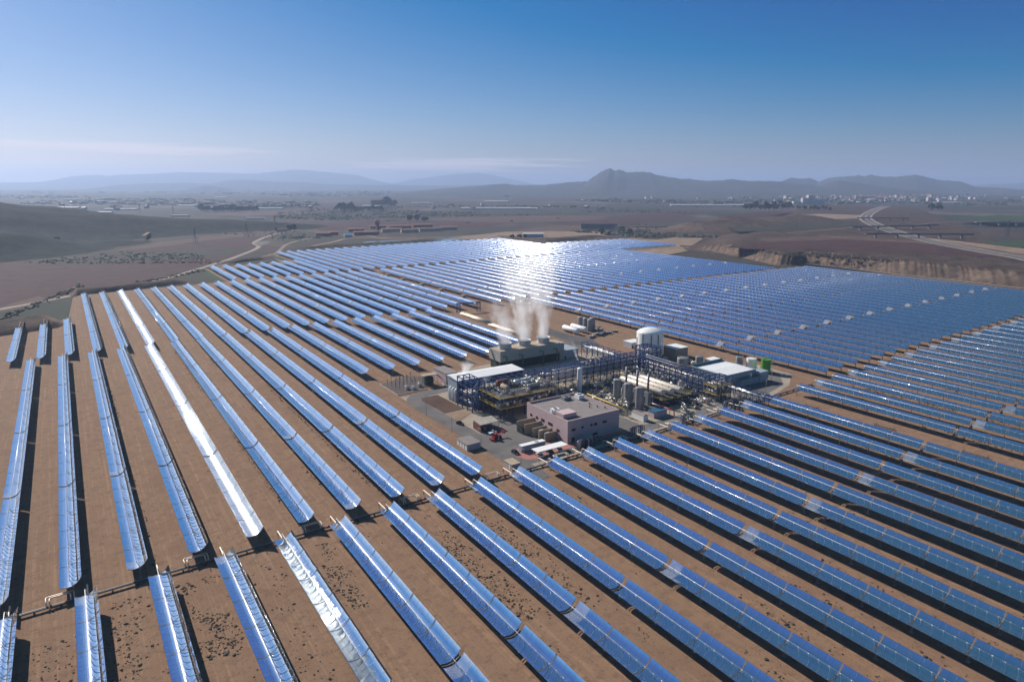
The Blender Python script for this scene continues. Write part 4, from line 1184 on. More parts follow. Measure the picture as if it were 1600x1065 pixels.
# ---- lamp posts
def lamp(x, y, h, label, side=1):
    o = thing('street_lamp', label, 'street lamp', (*P2(x, y), 0), 0, 'street lamps of the plant')
    b = MB(); b.tube([(0, 0, 0), (0, 0, h)], [.11, .07], 6); b.build('pole', M_GALV, o)
    b = MB(); b.bar((0, 0, h-.05), (side*1.1, 0, h+.15), .08); b.box(side*.7, side*1.4, -.16, .16, h+.05, h+.2) if side > 0 else b.box(-1.4, -.7, -.16, .16, h+.05, h+.2); b.build('lamp_head', M_GREY, o)
for i, (x, y, h, w) in enumerate(((136.8, 286.6, 9.2, 'beside the road bend'), (136.9, 260.4, 9, 'left of the road by the pad'), (138.2, 236.5, 8.6, 'behind the storage cabin'), (140.2, 208.8, 8, 'at the corner by the site hut'), (217, 219.5, 8, 'before the white hut'), (322.7, 228.6, 9.6, 'in the warehouse shadow edge'), (305.1, 229.1, 9, 'before the warehouse lean-to'), (304.7, 218.9, 8, 'right of the low pipe bridge'), (352, 268, 9, 'on the sandy margin behind the green tank'), (290, 366, 9, 'on the road behind the cooling tower'), (278, 318, 9, 'between cooling tower and white tank'), (250, 216, 8, 'on the front road before the drums'))):
    lamp(x, y, h, 'thin street lamp ' + w, 1 if i % 2 else -1)

# ---- turbine hall and ducts
th = thing('turbine_hall', 'long open fronted turbine hall with a white roof', 'hall', (0, 0, 0))
hx0, hx1, hy0, hy1 = 159*K, 199*K, 294.8*K, 306*K
b = MB(); b.box(hx0, hx0+.3, hy0, hy1, 0, 12); b.build('end_wall', M_BGREY, th)
b = MB(); b.box(hx0+.3, hx1, hy1-.3, hy1, 0, 12.1); b.box(hx1-.3, hx1, hy0, hy1-.3, 3, 12); b.build('back_wall', M_BGREY, th)
b = MB(); ym = hy0 + 8.2
A = [b.vert(q) for q in ((hx0-.5, hy0-.6, 12.05), (hx1+.5, hy0-.6, 12.05), (hx1-1.5, ym, 13.0), (hx0-.5, ym, 13.0), (hx0-.5, hy1+.4, 12.4), (hx1+.5, hy1+.4, 12.4), (hx0-.5, hy0-.6, 11.8), (hx1+.5, hy0-.6, 11.8))]
for q in ((0,1,2,3), (3,2,5,4), (6,7,1,0), (1,7,5,2), (6,0,3,4)): b.face([A[i] for i in q])
b.build('roof', M_WPAINT, th)
for k in range(9):
    x = hx0 + .6 + (hx1-hx0-1.2)*k/8; b = MB(); b.bar((x, hy0+.2, 0), (x, hy0+.2, 11.8), .4); b.build('column', M_BLUE, th)
for k in range(4):
    b = MB(); z0 = 2.6+3*k; b.bar((hx0+.4, hy0+.25, z0), (hx1-.4, hy0+.25, z0), .3); b.build('beam', M_BLUE, th)
for i, y in enumerate((302.4, 299.6, 296.6)):
    b = MB(); x = 158.2*K; b.tube([(x, y*K, 0), (x, y*K, 5.6), (x+.25, y*K, 6.4), (x+.7, y*K, 6.75), (x+1.0, y*K, 6.8)], .62, 12)
    tag(b.build('gooseneck_duct', M_WPAINT), ('rear', 'middle', 'front')[i] + ' white gooseneck duct on the end wall of the turbine hall', 'duct')
# ---- steel structures
def frame(name, label, x0, x1, y0, y1, zs, nx, ny, col=.35, floors=(), edge=None, brace=True, cat='steel frame', group=None):
    o = thing(name, label, cat, (0, 0, 0), 0, group)
    x0, x1, y0, y1 = x0*K, x1*K, y0*K, y1*K; top = zs[-1]
    X = [x0+(x1-x0)*i/nx for i in range(nx+1)]; Y = [y0+(y1-y0)*j/ny for j in range(ny+1)]
    for i, x in enumerate(X):
        for j, y in enumerate(Y):
            if nx > 1 and ny > 1 and 0 < i < nx and 0 < j < ny: continue
            b = MB(); b.bar((x, y, 0), (x, y, top), col); b.build('column', M_BLUE, o)
    for z in zs:
        b = MB()
        for y in Y: b.bar((x0, y, z), (x1, y, z), col*.8, col)
        for x in X: b.bar((x, y0, z-.02), (x, y1, z-.02), col*.7, col*.9)
        b.build('beam_level', M_BLUE, o)
    if brace:
        b = MB()
        for k, (za, zb) in enumerate(zip((0,)+tuple(zs), zs)):
            for i in range(0, nx, 2):
                b.bar((X[i], y0, za), (X[i+1], y0, zb), .14); b.bar((X[i], y1, zb), (X[i+1], y1, za), .14)
            for j in range(0, ny, 2): b.bar((x0, Y[j], za), (x0, Y[j+1], zb), .14); b.bar((x1, Y[j], zb), (x1, Y[j+1], za), .14)
        b.build('bracing', M_BLUE, o)
    for z in floors:
        b = MB(); b.box(x0-.5, x1+.5, y0-.5, y1+.5, z+.2, z+.28); b.build('deck', M_GRATE, o)
        b = MB(); m_ = edge or M_YEL
        for p, q in (((x0-.5, y0-.5), (x1+.5, y0-.5)), ((x0-.5, y0-.5), (x0-.5, y1+.5)), ((x1+.5, y0-.5), (x1+.5, y1+.5))):
            for h in (.6, 1.1): b.bar((*p, z+.28+h), (*q, z+.28+h), .07)
            n = max(2, int((Vector(q)-Vector(p)).length/2.2))
            for k in range(n+1):
                t = k/n; b.bar((p[0]+(q[0]-p[0])*t, p[1]+(q[1]-p[1])*t, z+.28), (p[0]+(q[0]-p[0])*t, p[1]+(q[1]-p[1])*t, z+1.38), .07)
        b.box(x0-.55, x1+.55, y0-.58, y0-.505, z-.1, z+.35); b.box(x0-.58, x0-.505, y0-.5, y1+.5, z-.1, z+.35)
        b.build('railing', m_, o)
    return o
def pipes_on(o, x0, x1, y0, y1, z, n, along, rr, mats=None):
    """pipes lying on one rack level, each a part; short bends drop off it"""
    mats = mats or [M_SILV, M_SILV, M_INSUL, M_SILV2]
    x0, x1, y0, y1 = x0*K, x1*K, y0*K, y1*K
    for k in range(n):
        t = (k+.5)/n + rr.uniform(-.02, .02); r = rr.choice((.13, .18, .26, .34)); b = MB()
        if along == 'x':
            y = y0+(y1-y0)*t; a, c = x0+rr.uniform(0, .15)*(x1-x0), x1-rr.uniform(0, .15)*(x1-x0)
            p = [(a, y, z+r), (c, y, z+r)]
            if rr.random() < .5: p = [(a, y, z-rr.uniform(2, 5)), (a, y, z+r-.3), (a+.4, y, z+r)] + p[1:]
        else:
            x = x0+(x1-x0)*t; a, c = y0+rr.uniform(0, .15)*(y1-y0), y1-rr.uniform(0, .15)*(y1-y0)
            p = [(x, a, z+r), (x, c, z+r)]
            if rr.random() < .5: p = [(x, a, z-rr.uniform(2, 5)), (x, a, z+r-.3), (x, a+.4, z+r)] + p[1:]
        b.tube(p, r, 7); b.build('pipe', rr.choice(mats), o)
rp = random.Random(31)
f = frame('process_structure', 'blue two level steel structure with yellow railings before the turbine hall', 164.3, 199, 262.2, 283, (5, 10), 5, 3, .45, (5, 10), M_YEL)
pipes_on(f, 165, 198, 263, 282, 5.4, 9, 'x', rp); pipes_on(f, 165, 198, 264, 282, 10.4, 6, 'x', rp)
f = frame('process_structure', 'tall blue steel frame at the open end of the turbine hall', 157.2, 164.2, 277, 292, (4, 8, 12, 15.5), 2, 3, .4, (), None)
pipes_on(f, 157.4, 164, 278, 292, 4.3, 4, 'y', rp); pipes_on(f, 157.4, 164, 278, 292, 8.3, 4, 'y', rp)
f = frame('process_structure', 'blue steel frame in front of the turbine hall roof', 165, 206, 284, 294, (3.5, 6, 8.5, 11.5), 10, 2, .35)
for z_ in (4.8, 8.8): pipes_on(f, 165, 206, 285, 293.5, z_, 8, 'x', rp)
f = frame('pipe_rack', 'long blue pipe rack crossing the middle of the plant', 206, 280, 285, 293, (4, 6.5, 9, 11.5), 15, 2, .38, (), None, True, 'pipe rack')
for z_, n in ((4.3, 6), (6.8, 8), (9.3, 6)): pipes_on(f, 206, 280, 285.5, 292.5, z_, n, 'x', rp)
for k in range(22):
    x = 207 + 3.3*k; b = MB(); b.bar((x*K, 285*K, 11.7), ((x+1.6)*K, 293*K, 11.7), .16); b.bar((x*K, 293*K, 11.7), ((x+1.6)*K, 285*K, 11.7), .16); b.build('roof_bracing', M_BLUE, f)
f = frame('rack_tower', 'tall blue steel tower where the pipe racks meet', 280.5, 290, 283, 294, (4, 8, 12, 15), 3, 3, .4, (12,), M_BLUE, True, 'steel tower')
for z_ in (4.3, 8.3, 12.6): pipes_on(f, 281, 289.5, 284, 293, z_, 6, 'y', rp)
f = frame('pipe_rack', 'blue pipe rack running forward from the tall steel tower', 272, 280, 232.5, 282.5, (3.5, 6.5, 9, 11.5), 2, 12, .36, (), None, True, 'pipe rack')
for z_, n in ((3.8, 5), (6.8, 6), (9.3, 4), (11.8, 2)): pipes_on(f, 272.5, 279.5, 233, 282, z_, n, 'y', rp)
f = frame('end_tower', 'cluttered blue steel tower with yellow platforms by the low bridge', 271, 282, 223.5, 231.5, (4, 8, 12), 3, 2, .35, (4, 8), M_YEL, True, 'steel tower')
for z_ in (4.6, 8.6): pipes_on(f, 271.5, 281.5, 224, 231, z_, 5, 'y', rp)
f = frame('pipe_bridge', 'low blue pipe bridge between end tower and nearest mirrors', 284.6, 288, 204.5, 230, (4.6, 6.6), 1, 7, .24, (), None, True, 'pipe bridge')
pipes_on(f, 284.8, 287.8, 204.5, 230, 4.8, 5, 'y', rp, [M_SILV])
f = frame('pipe_bridge', 'blue pipe bridge behind the main rack leading to the yard', 273.6, 278.6, 300, 337, (6.6, 9), 1, 7, .28, (), None, True, 'pipe bridge')
pipes_on(f, 273.8, 278.4, 300, 337, 6.8, 7, 'y', rp, [M_SILV, M_WPAINT])
f = frame('gantry', 'blue steel portal gantry among the far mirror rows', 301.5, 304.5, 497, 514, (7, 8.5), 1, 1, .5, (), None, False, 'gantry')
a_, c_ = at(716.4, 488.4), at(748, 486)
for o_ in list(f.children): bpy.data.objects.remove(o_)
for q in (a_, c_):
    for dx in (-1.4, 1.4):
        for dy in (-1, 1):
            b = MB(); b.bar((q.x+dx, q.y+dy, 0), (q.x+dx, q.y+dy, 8.6), .4); b.build('column', M_BLUE, f)
b = MB()
for dx in (-1.4, 1.4): b.bar((a_.x+dx, a_.y, 8.4), (c_.x+dx, c_.y, 8.4), .6)
for k in range(8):
    p = a_ + (c_-a_)*k/7; b.bar((p.x-1.4, p.y, 7.4), (p.x+1.4, p.y, 8.4), .25); b.bar((p.x-1.4, p.y, 8.4), (p.x+1.4, p.y, 7.4), .25)
for dx in (-1.4, 1.4): b.bar((a_.x+dx, a_.y, 7.3), (c_.x+dx, c_.y, 7.3), .35)
b.build('beam', M_BLUE, f)
f = [o for o in bpy.data.objects if o.name.startswith('pipe_rack')][1]
for k in range(15):
    y = 233 + 3.3*k; b = MB(); b.bar((272*K, y*K, 11.7), (280*K, (y+1.6)*K, 11.7), .16); b.bar((280*K, y*K, 11.7), (272*K, (y+1.6)*K, 11.7), .16); b.bar((272*K, y*K, 6.6), (272*K, (y+3.3)*K, 11.4), .14); b.build('roof_bracing', M_BLUE, f)
# ---- vessels
def hdrum(x, y, z, r, L, m, label, axis='y', name='pressure_drum', legs=True, group=None):
    o = thing(name, label, 'tank', (*P2(x, y), 0), 0 if axis == 'y' else R(90), group)
    b = MB(); b.tube([(0, -L/2-.6*r, z), (0, -L/2-.35*r, z), (0, -L/2, z), (0, L/2, z), (0, L/2+.35*r, z), (0, L/2+.6*r, z)], [.35*r, .8*r, r, r, .8*r, .35*r], 16); b.build('shell', m, o)
    b = MB(); n = max(2, int(L/4))
    for k in range(n): b.tube([(0, -L/2+L*(k+.5)/n, z+r-.05), (0, -L/2+L*(k+.5)/n, z+r+.5)], .25*min(1, r), 7)
    b.build('nozzle', M_SILV2, o)
    if legs:
        for s in (-.33, .33):
            b = MB(); b.box(-r*.75, r*.75, s*L-.3, s*L+.3, 0, z-r*.55); b.build('saddle', M_CONC if z < 4 else M_BLUE, o)
    return o
def vtank(x, y, r, h, m, label, name='storage_tank', dome=.6, rail=False, ladder=None, group=None, n=28):
    o = thing(name, label, 'tank', (*P2(x, y), 0), 0, group)
    b = MB(); b.lathe([(r, 0), (r, h)], n=n, cap=False); b.build('shell', m, o)
    b = MB(); b.lathe([(r+.05, h-.05), (r+.05, h+.05), (r*.82, h+dome*.4), (r*.5, h+dome*.8), (.25, h+dome)], n=n); b.build('roof', m, o)
    if ladder:
        b = MB(); t = R(ladder); dx, dy = math.cos(t), math.sin(t)
        for s in (-.3, .3): b.bar(((r+.15)*dx - dy*s, (r+.15)*dy + dx*s, 0), ((r+.15)*dx - dy*s, (r+.15)*dy + dx*s, h), .1)
        for k in range(int(h/.6)): b.bar(((r+.15)*dx - dy*.3, (r+.15)*dy + dx*.3, .5+.6*k), ((r+.15)*dx + dy*.3, (r+.15)*dy - dx*.3, .5+.6*k), .07)
        b.build('ladder', M_GRN if m is M_WPAINT else M_GALV, o)
    if rail:
        b = MB()
        for z in (.5, 1.0):
            for k in range(20):
                t0, t1 = k*.31416, (k+1)*.31416; b.bar((r*math.cos(t0), r*math.sin(t0), h+z), (r*math.cos(t1), r*math.sin(t1), h+z), .06)
        for k in range(20): t0 = k*.31416; b.bar((r*math.cos(t0), r*math.sin(t0), h), (r*math.cos(t0), r*math.sin(t0), h+1), .06)
        b.build('railing', M_GALV, o)
    return o
for i, (x, ya, yb) in enumerate(((245, 236, 266.5), (250.4, 235, 266.5), (255.8, 234, 263))):
    hdrum(x, (ya+yb)/2, 6.4, 1.75, (yb-ya), M_INSUL, ('left', 'middle', 'right')[i] + ' long cream heat exchanger drum in the process yard', 'y', 'heat_exchanger')
f = frame('drum_platform', 'dark steel platform carrying the front ends of the cream drums', 242.5, 262, 233, 241, (3.6,), 4, 2, .4, (3.6,), M_YEL, True, 'platform')
for i, y in enumerate((254.8, 246.4, 238.1)):
    o = vtank(231, y, 1.95, 11.0, M_SILV2, ('rear', 'middle', 'front')[i] + ' tall grey cylinder of the three before the cream drums', 'vertical_vessel', .3, False, -60)
    b = MB(); b.tube([(1.9, .3, 1.2), (3.4, .3, 1.4), (3.9, .3, 2.2), (3.9, .3, 5.5)], .4, 8); b.build('outlet_pipe', M_SILV2, o)
for i, (x, y) in enumerate(((239.2, 256.8), (239.2, 248.6), (239.4, 240.8))):
    o = thing('exhaust_stack', ('rear', 'middle', 'front')[i] + ' slim grey exhaust stack behind the three tall cylinders', 'chimney', (*P2(x, y), 0))
    b = MB(); b.box(-1.3, 1.3, -1.6, 1.6, 0, 6.5); b.build('heater_box', M_SILV2, o)
    b = MB(); b.lathe([(.62, 6.503), (.55, 16.2)], n=12); b.build('flue', M_SILV2, o)
vtank(224, 277, 1.35, 12.8, M_WPAINT, 'slender white column standing before the long pipe rack', 'white_column', .7, False, None)
yp = MB(); yp.tube([(216.4*K, 261.5*K, 1.5), (216.4*K, 261*K, 4), (216.4*K, 230.8*K, 4), (216.4*K, 230.4*K, 1)], .38, 8)
for k in range(7): yp.bar((216.4*K, (232+4.5*k)*K, 0), (216.4*K, (232+4.5*k)*K, 3.7), .18)
tag(yp.build('yellow_pipe', M_YEL), 'long yellow pipe on posts behind the pink building', 'pipe')
yp = MB(); yp.tube([(235*K, 235.4*K, 3.2), (235.6*K, 228*K, 3.2)], .3, 8); yp.bar((235*K, 235*K, 0), (235*K, 235*K, 3.1), .2); yp.bar((235.6*K, 228.5*K, 0), (235.6*K, 228.5*K, 3.1), .2); tag(yp.build('white_pipe', M_INSUL), 'cream raised pipe above the blue roof hut', 'pipe')
yp = MB(); yp.tube([(235.7*K, 227.8*K, 3.2), (236.3*K, 219.6*K, 3.2), (236.3*K, 219.2*K, .6)], .3, 8); yp.bar((236.1*K, 222*K, 0), (236.1*K, 222*K, 3.1), .2); tag(yp.build('red_pipe', M_REDP), 'red raised pipe right of the blue roof hut', 'pipe')
# equipment on and under the structures
def cluster(x, y, z, seed, label, s=1.0, group=None):
    """valve and pump skid: bent pipes, drums and a base frame"""
    r_ = random.Random(seed); o = thing('pump_skid', label, 'pump skid', (*P2(x, y), z), r_.choice((0, 1.5708)), group); o.scale = (s, s, s)
    b = MB(); b.box(-2, 2, -1.2, 1.2, 0, .25); b.build('base_frame', r_.choice((M_DARK, M_BLUE, M_CONC)), o)
    for k in range(5):
        x0, y0 = r_.uniform(-1.8, 1.4), r_.uniform(-1, 1); h = r_.uniform(1, 2.8); q = r_.uniform(.12, .26); L = r_.uniform(.6, 1.6)
        b = MB(); b.tube([(x0, y0, .25), (x0, y0, h-.25), (x0+.12, y0, h-.05), (x0+.3, y0, h), (x0+L, y0, h), (x0+L+.15, y0, h-.15), (x0+L+.15, y0, .4)], q, 7); b.build('pipe', r_.choice((M_SILV, M_SILV, M_INSUL, M_SILV2)), o)
    b = MB(); b.tube([(r_.uniform(-1.2, 0), -.6, .9), (r_.uniform(.3, 1.4), -.6, .9)], .45, 10); b.build('drum', r_.choice((M_SILV, M_INSUL, M_YEL, M_SILV2)), o)
    b = MB(); b.lathe([(.1, 2.0), (.35, 2.1), (.35, 2.25), (.1, 2.3)], r_.uniform(-1, 1), .5, 8); b.tube([(0, .5, .25), (0, .5, 2.2)], .1, 6); b.build('valve', r_.choice((M_REDP, M_YEL, M_GRN, M_BLUE)), o)
    return o
gg = 'pipe and pump skids of the process yard'
rq = random.Random(77)
n_ = 0
for x0, x1, y0, y1, z, cnt, lab in ((166, 197, 264, 281, 10.3, 22, 'silver pipe skid on the upper deck of the blue structure'), (166, 197, 263, 281, 5.3, 14, 'silver pipe skid on the lower deck of the blue structure'),
        (208, 268, 266, 283, 0, 34, 'pipe skid on the ground before the long pipe rack'), (218, 229, 233, 262, 0, 18, 'pipe skid left of the three tall cylinders'),
        (258, 271, 236, 282, 0, 34, 'pipe skid in the clutter right of the cream drums'), (257, 271, 240, 282, 3.2, 26, 'raised pipe skid in the clutter right of the cream drums'), (245, 270, 222, 231, 0, 12, 'pipe skid in the shade before the drum platform'), (283, 296, 262, 282, 0, 8, 'pipe skid right of the forward pipe rack'), (262, 274, 300, 325, 0, 10, 'pipe skid between cooling tower and blue tower'), (294, 330, 264, 300, 0, 12, 'pipe skid among the small tanks'), (159.5, 163, 279, 291, 4.5, 3, 'pipe skid inside the tall blue frame'), (160, 196, 296, 303, 0, 9, 'machine skid inside the open turbine hall')):
    for k in range(cnt):
        cluster(rq.uniform(x0, x1), rq.uniform(y0, y1), z, n_, lab, rq.uniform(.8, 1.35), gg + ', ' + lab); n_ += 1
for i, (x, y, z, r_, L, m_, ax) in enumerate(((176, 279, 12.4, 1.5, 6, M_RUST, 'x'), (173, 272, 12.2, 1.3, 5, M_TAN, 'y'), (186, 276, 12, 1.4, 9, M_SILV, 'x'), (190, 268, 11.8, 1.0, 12, M_SILV2, 'x'), (168, 263.5, 7.2, 1.0, 3, M_INSUL, 'y'), (172, 264, 7.2, .9, 3, M_INSUL, 'y'), (182, 264, 7.2, 1.0, 4, M_INSUL, 'y'), (187, 264.5, 7.2, .9, 4, M_INSUL, 'y'), (192, 265, 7.4, .9, 4, M_INSUL, 'y'))):
    hdrum(x, y, z, r_, L, m_, nth(i) + ' drum mounted on the blue two level structure', ax, 'pressure_drum', False, 'drums on the blue structure')
# ---- big tank and small tanks
o = vtank(311.7, 314, 8.6, 15.8, M_WPAINT, 'big white domed thermal tank behind the blue pipe racks', 'thermal_tank', 3.0, True, -165, None, 48)
b = MB()
for t in (-128, -97):
    dx, dy = math.cos(R(t)), math.sin(R(t)); b.bar((8.8*dx, 8.8*dy, .5), (8.8*dx, 8.8*dy, 15.6), .55, .3)
b.build('cable_ladder', M_GRN, o)
b = MB(); b.tube([(-8.0, 3.6, 0), (-8.0, 3.6, 12.5), (-7.2, 3.2, 13.2)], .2, 6); b.build('fire_pipe', M_REDP, o)
b = MB()
for k in range(26):
    t = R(-50 + k*3.2); z0 = k*.62; b.bar((8.65*math.cos(t), 8.65*math.sin(t), z0), (9.6*math.cos(t), 9.6*math.sin(t), z0), .3, .1)
b.build('stair', M_GALV, o)
vtank(306.5, 280, 3.4, 6.4, M_SILV2, 'wide grey tank behind the forward pipe rack', 'storage_tank', .6, True, -120)
vtank(320.7, 279.5, 2.4, 5.4, M_SILV2, 'smaller grey tank right of the wide grey one', 'storage_tank', .5, True, -120)
vtank(338.5, 263.5, 2.2, 6, M_SILV2, 'grey tank with railing behind the warehouse', 'storage_tank', .4, True, -120)
vtank(341.9, 257.2, 3.1, 6.0, M_WPAINT, 'small white tank behind the warehouse annex', 'storage_tank', .3, True, None)
o = vtank(340, 245.6, 2.8, 8.2, M_LIME, 'bright green tank at the right of the warehouse', 'storage_tank', .3, False, None)
b = MB()
for k in range(4): b.box(3.0, 5.2, -1.2, 1.2, 1.9*k+1.8, 1.9*k+1.9); b.bar((3.1, -1.1, 1.9*k), (5.1, -1.1, 1.9*k+1.8), .12)
for x in (3.1, 5.1):
    for y in (-1.1, 1.1): b.bar((x, y, 0), (x, y, 8.6), .14)
b.build('stair_tower', M_GALV, o)
b = MB(); b.bar((-3.2, 1, 0), (-3.2, 1, 9), .3); b.bar((-3.2, 1, 8.9), (3.2, 1, 8.9), .4); b.bar((-3.2, 1, 7.8), (3.2, 1, 8.9), .2); b.build('top_frame', M_YEL, o)
# ---- warehouse
wh = thing('warehouse', 'large pale warehouse with light ribbed roof and annex', 'warehouse', (0, 0, 0))
x0, x1, y0, y1 = 294.7*K, 320*K, 237.5*K, 262*K
b = MB(); b.box(x0, x1, y0, y1, 0, 6.6); b.build('wall', M_BGREY, wh)
b = MB(); b.box(x0-.15, x1+.15, y0-.15, y0+.2, 6.603, 7.3); b.box(x0-.15, x0+.2, y0+.2, y1+.15, 6.603, 7.3); b.box(x1-.2, x1+.15, y0+.2, y1-.5, 6.603, 7.3); b.build('parapet', M_BGREY, wh)
b = MB(); b.box(x0+.2, x1+.15, y1-.5, y1+.15, 6.603, 8.2); b.build('teal_parapet', M_TEAL, wh)
b = MB(); b.quad((x0+.2, y0+.2, 6.62), (x1-.2, y0+.2, 6.62), (x1-.2, (y0+y1)/2, 7.15), (x0+.2, (y0+y1)/2, 7.15)); b.quad((x0+.2, (y0+y1)/2, 7.15), (x1-.2, (y0+y1)/2, 7.15), (x1-.2, y1-.5, 6.62), (x0+.2, y1-.5, 6.62)); b.build('roof', M_WPAINT, wh)
for k in range(6):
    x = x0+3+k*3.9; b = MB(); b.bar((x, y0+.3, 6.68), (x, (y0+y1)/2, 7.21), .16, .08); b.bar((x, (y0+y1)/2, 7.21), (x, y1-.6, 6.68), .16, .08); b.build('roof_rib', M_GREY, wh)
b = MB(); b.box(x1+.003, 327*K, 234*K, 241*K, 0, 6.0); b.build('annex', M_BGREY, wh)
b = MB(); b.box(304*K, x1-.1, 234.6*K, y0-.003, 0, 3.7); b.build('lean_to', M_BGREY, wh); b = MB(); b.quad((303.8*K, 234.2*K, 3.75), (x1, 234.2*K, 3.75), (x1, y0-.01, 4.3), (303.8*K, y0-.01, 4.3)); b.build('lean_to_roof', M_TEAL, wh)
b = MB(); b.box(300*K, 301.6*K, y0-.06, y0-.003, 0, 2.2); b.build('door', M_DARK, wh)
b = MB(); b.box(301.8*K, 303*K, y0-.06, y0-.003, 1, 2.0); b.build('window', M_WIN, wh)
def block(name, label, x0, x1, y0, y1, h, mw, mr, cat='building'):
    o = thing(name, label, cat, (0, 0, 0)); b = MB(); b.box(x0*K, x1*K, y0*K, y1*K, 0, h); b.build('wall', mw, o)
    b = MB(); b.box(x0*K-.2, x1*K+.2, y0*K-.2, y1*K+.2, h+.003, h+.3); b.build('roof', mr, o)
    b = MB(); b.box((x0+.6)*K, (x0+1.8)*K, y0*K-.06, y0*K-.003, 0, 2.1); b.build('door', M_DARK, o)
    return o
block('switch_house', 'blue grey flat roofed house at the end of cooling tower', 258.4, 270, 336, 348.6, 5.6, M_BGREY, M_BGREY)
block('small_store', 'low pale store left of the big white tank', 315, 325, 334.5, 342.5, 3.8, M_GREY, M_WPAINT)
block('tank_annex', 'tan building with pale roof right of the big white tank', 320, 331, 298.5, 309.5, 6.2, M_TAN, M_WPAINT)
block('tank_store', 'low store with white roof behind the warehouse', 322, 330, 269.6, 276.4, 4.4, M_GREY, M_WPAINT)
# ---- cooling tower with its three fans
cl = thing('cooling_tower', 'long cooling tower with three steaming fan stacks', 'cooling tower', (0, 0, 0))
x0, x1, y0, y1 = 210*K, 255*K, 335.4*K, 348.2*K
b = MB(); b.box(x0, x1, y0, y1, 5.2, 11.6); b.build('cladding', M_CTW, cl)
b = MB(); b.box(x0+.5, x1-.5, y0+.6, y1-.6, 0, 5.197)
for k in range(8): b.box(x0+.3, x1-.3, y0+.2, y0+.57, .3+.6*k, .5+.6*k)
b.build('louvres', M_LOUV, cl)
b = MB(); b.box(x0+.1, x1-.1, y0+.1, y1-.1, 11.603, 11.75)
for k in range(9): b.bar((x0+.4+(x1-x0-.8)*k/8, y0+.1, 11.7), (x0+.4+(x1-x0-.8)*k/8, y0+.1, 12.7), .08); b.bar((x0+.4+(x1-x0-.8)*k/8, y1-.1, 11.7), (x0+.4+(x1-x0-.8)*k/8, y1-.1, 12.7), .08)
for y in (y0+.1, y1-.1): b.bar((x0+.2, y, 12.7), (x1-.2, y, 12.7), .08)
b.build('deck', M_TAN, cl)
b = MB(); b.box(x1+.003, x1+3.4, y0+.6, y1-2, 0, 11.2); b.build('stair_block', M_CTW, cl)
FANS = [(217.3*K, 341.6*K), (232.1*K, 342.4*K), (246.6*K, 342.4*K)]
for fx, fy in FANS:
    b = MB(); b.lathe([(4.3, 11.75), (4.0, 12.6), (3.95, 13.6), (4.3, 15.1), (4.42, 15.1), (4.42, 15.25), (4.15, 15.25), (3.7, 13.6), (3.75, 12.4)], fx, fy, 32, False); q = b.build('fan_stack', M_FAN, cl)
    b = MB(); b.lathe([(.6, 12.3), (.6, 12.9), (.2, 13)], fx, fy, 10)
    for k in range(6):
        t = k*1.0472; b.bar((fx, fy, 12.6), (fx+3.6*math.cos(t), fy+3.6*math.sin(t), 12.7), .5, .08)
    b.build('fan', M_DARK, q)
b = MB(); b.bar((x0-.1, y0+3, 0), (x0-.1, y1-2, 11.4), .7, .2); b.bar((x0-.5, y0+3, .9), (x0-.5, y1-2, 12.3), .07); b.build('access_stair', M_GALV, cl)
for i, x in enumerate((212.5, 224, 239.5, 250)):
    b = MB(); b.tube([(x*K, 332*K, 0), (x*K, 332*K, 8.4), (x*K-.2, 332*K+.3, 9), (x*K-1.6, 332*K+2, 9.2)], .42, 8)
    tag(b.build('riser_pipe', M_GRN), nth(i) + ' green riser pipe from the left along the cooling tower', 'pipe', 'green riser pipes of the cooling tower')
hb = thing('pump_house', 'low green roofed pump house behind the turbine hall', 'building', (*P2(193, 318), 0)); b = MB(); b.box(-14, 14, -3, 3, 0, 3.4); b.build('wall', M_BGREY, hb); b = MB(); b.box(-14.3, 14.3, -3.3, 3.3, 3.403, 3.7); b.build('roof', mat('green_roof', (.03, .12, .1), .5), hb)
for i in range(3): vtank(176 + 2.6*i, 314.5, .8, 4.6, M_GRN, nth(i) + ' small green cylinder behind the turbine hall roof', 'green_vessel', .4, False, None, 'green cylinders', 10)
# ---- substation
sg = thing('substation_fence', 'low kerb and post fence round the dark substation yard', 'fence', (0, 0, 0))
gsheet('substation_gravel', [(138.2, 323.6), (156, 325), (164, 347), (160, 356), (139, 348)], M_GRAV, .12)
pts = [P2(*p) for p in ((138.2, 348), (138.2, 323.6), (156.4, 325.2))]
for p, q in zip(pts, pts[1:]):
    L = (Vector(q)-Vector(p)).length; b = MB(); b.bar((*p, .2), (*q, .2), .3, .4); b.build('kerb', M_CONC, sg)
    for k in range(int(L/3)+1):
        t = k*3/L; b = MB(); b.bar((p[0]+(q[0]-p[0])*t, p[1]+(q[1]-p[1])*t, .4), (p[0]+(q[0]-p[0])*t, p[1]+(q[1]-p[1])*t, 2.2), .08); b.build('post', M_GALV, sg)
rr = random.Random(4)
for i in range(7):
    for j in range(3):
        x, y = 141.5+2.5*i+rr.uniform(-.4, .4), 334+5.2*j+rr.uniform(-.6, .6)+.3*i
        o = thing('busbar_post', 'slim grey insulator post in the dark substation yard', 'insulator post', (*P2(x, y), 0), 0, 'insulator posts of the substation')
        h = rr.choice((3.4, 4.2, 5.2)); b = MB(); b.bar((0, 0, 0), (0, 0, h*.6), .22); b.build('stand', M_GALV, o)
        b = MB(); b.lathe([(.1, h*.6+.003)] + [(.2 if k % 2 else .1, h*.6+.1+k*.12) for k in range(int(h*.4/.12))], n=8); b.build('insulator', M_DARK, o)
for i, (x, y) in enumerate(((150, 328.5), (155, 332), (147, 331))): transformer(x, y, ('front', 'right', 'left')[i] + ' pale breaker unit in the substation yard', .8, M_SILV)
transformer(161, 334, 'large dark green transformer under the substation canopy', 1.9, mat('transformer_green', (.04, .06, .055), .6))
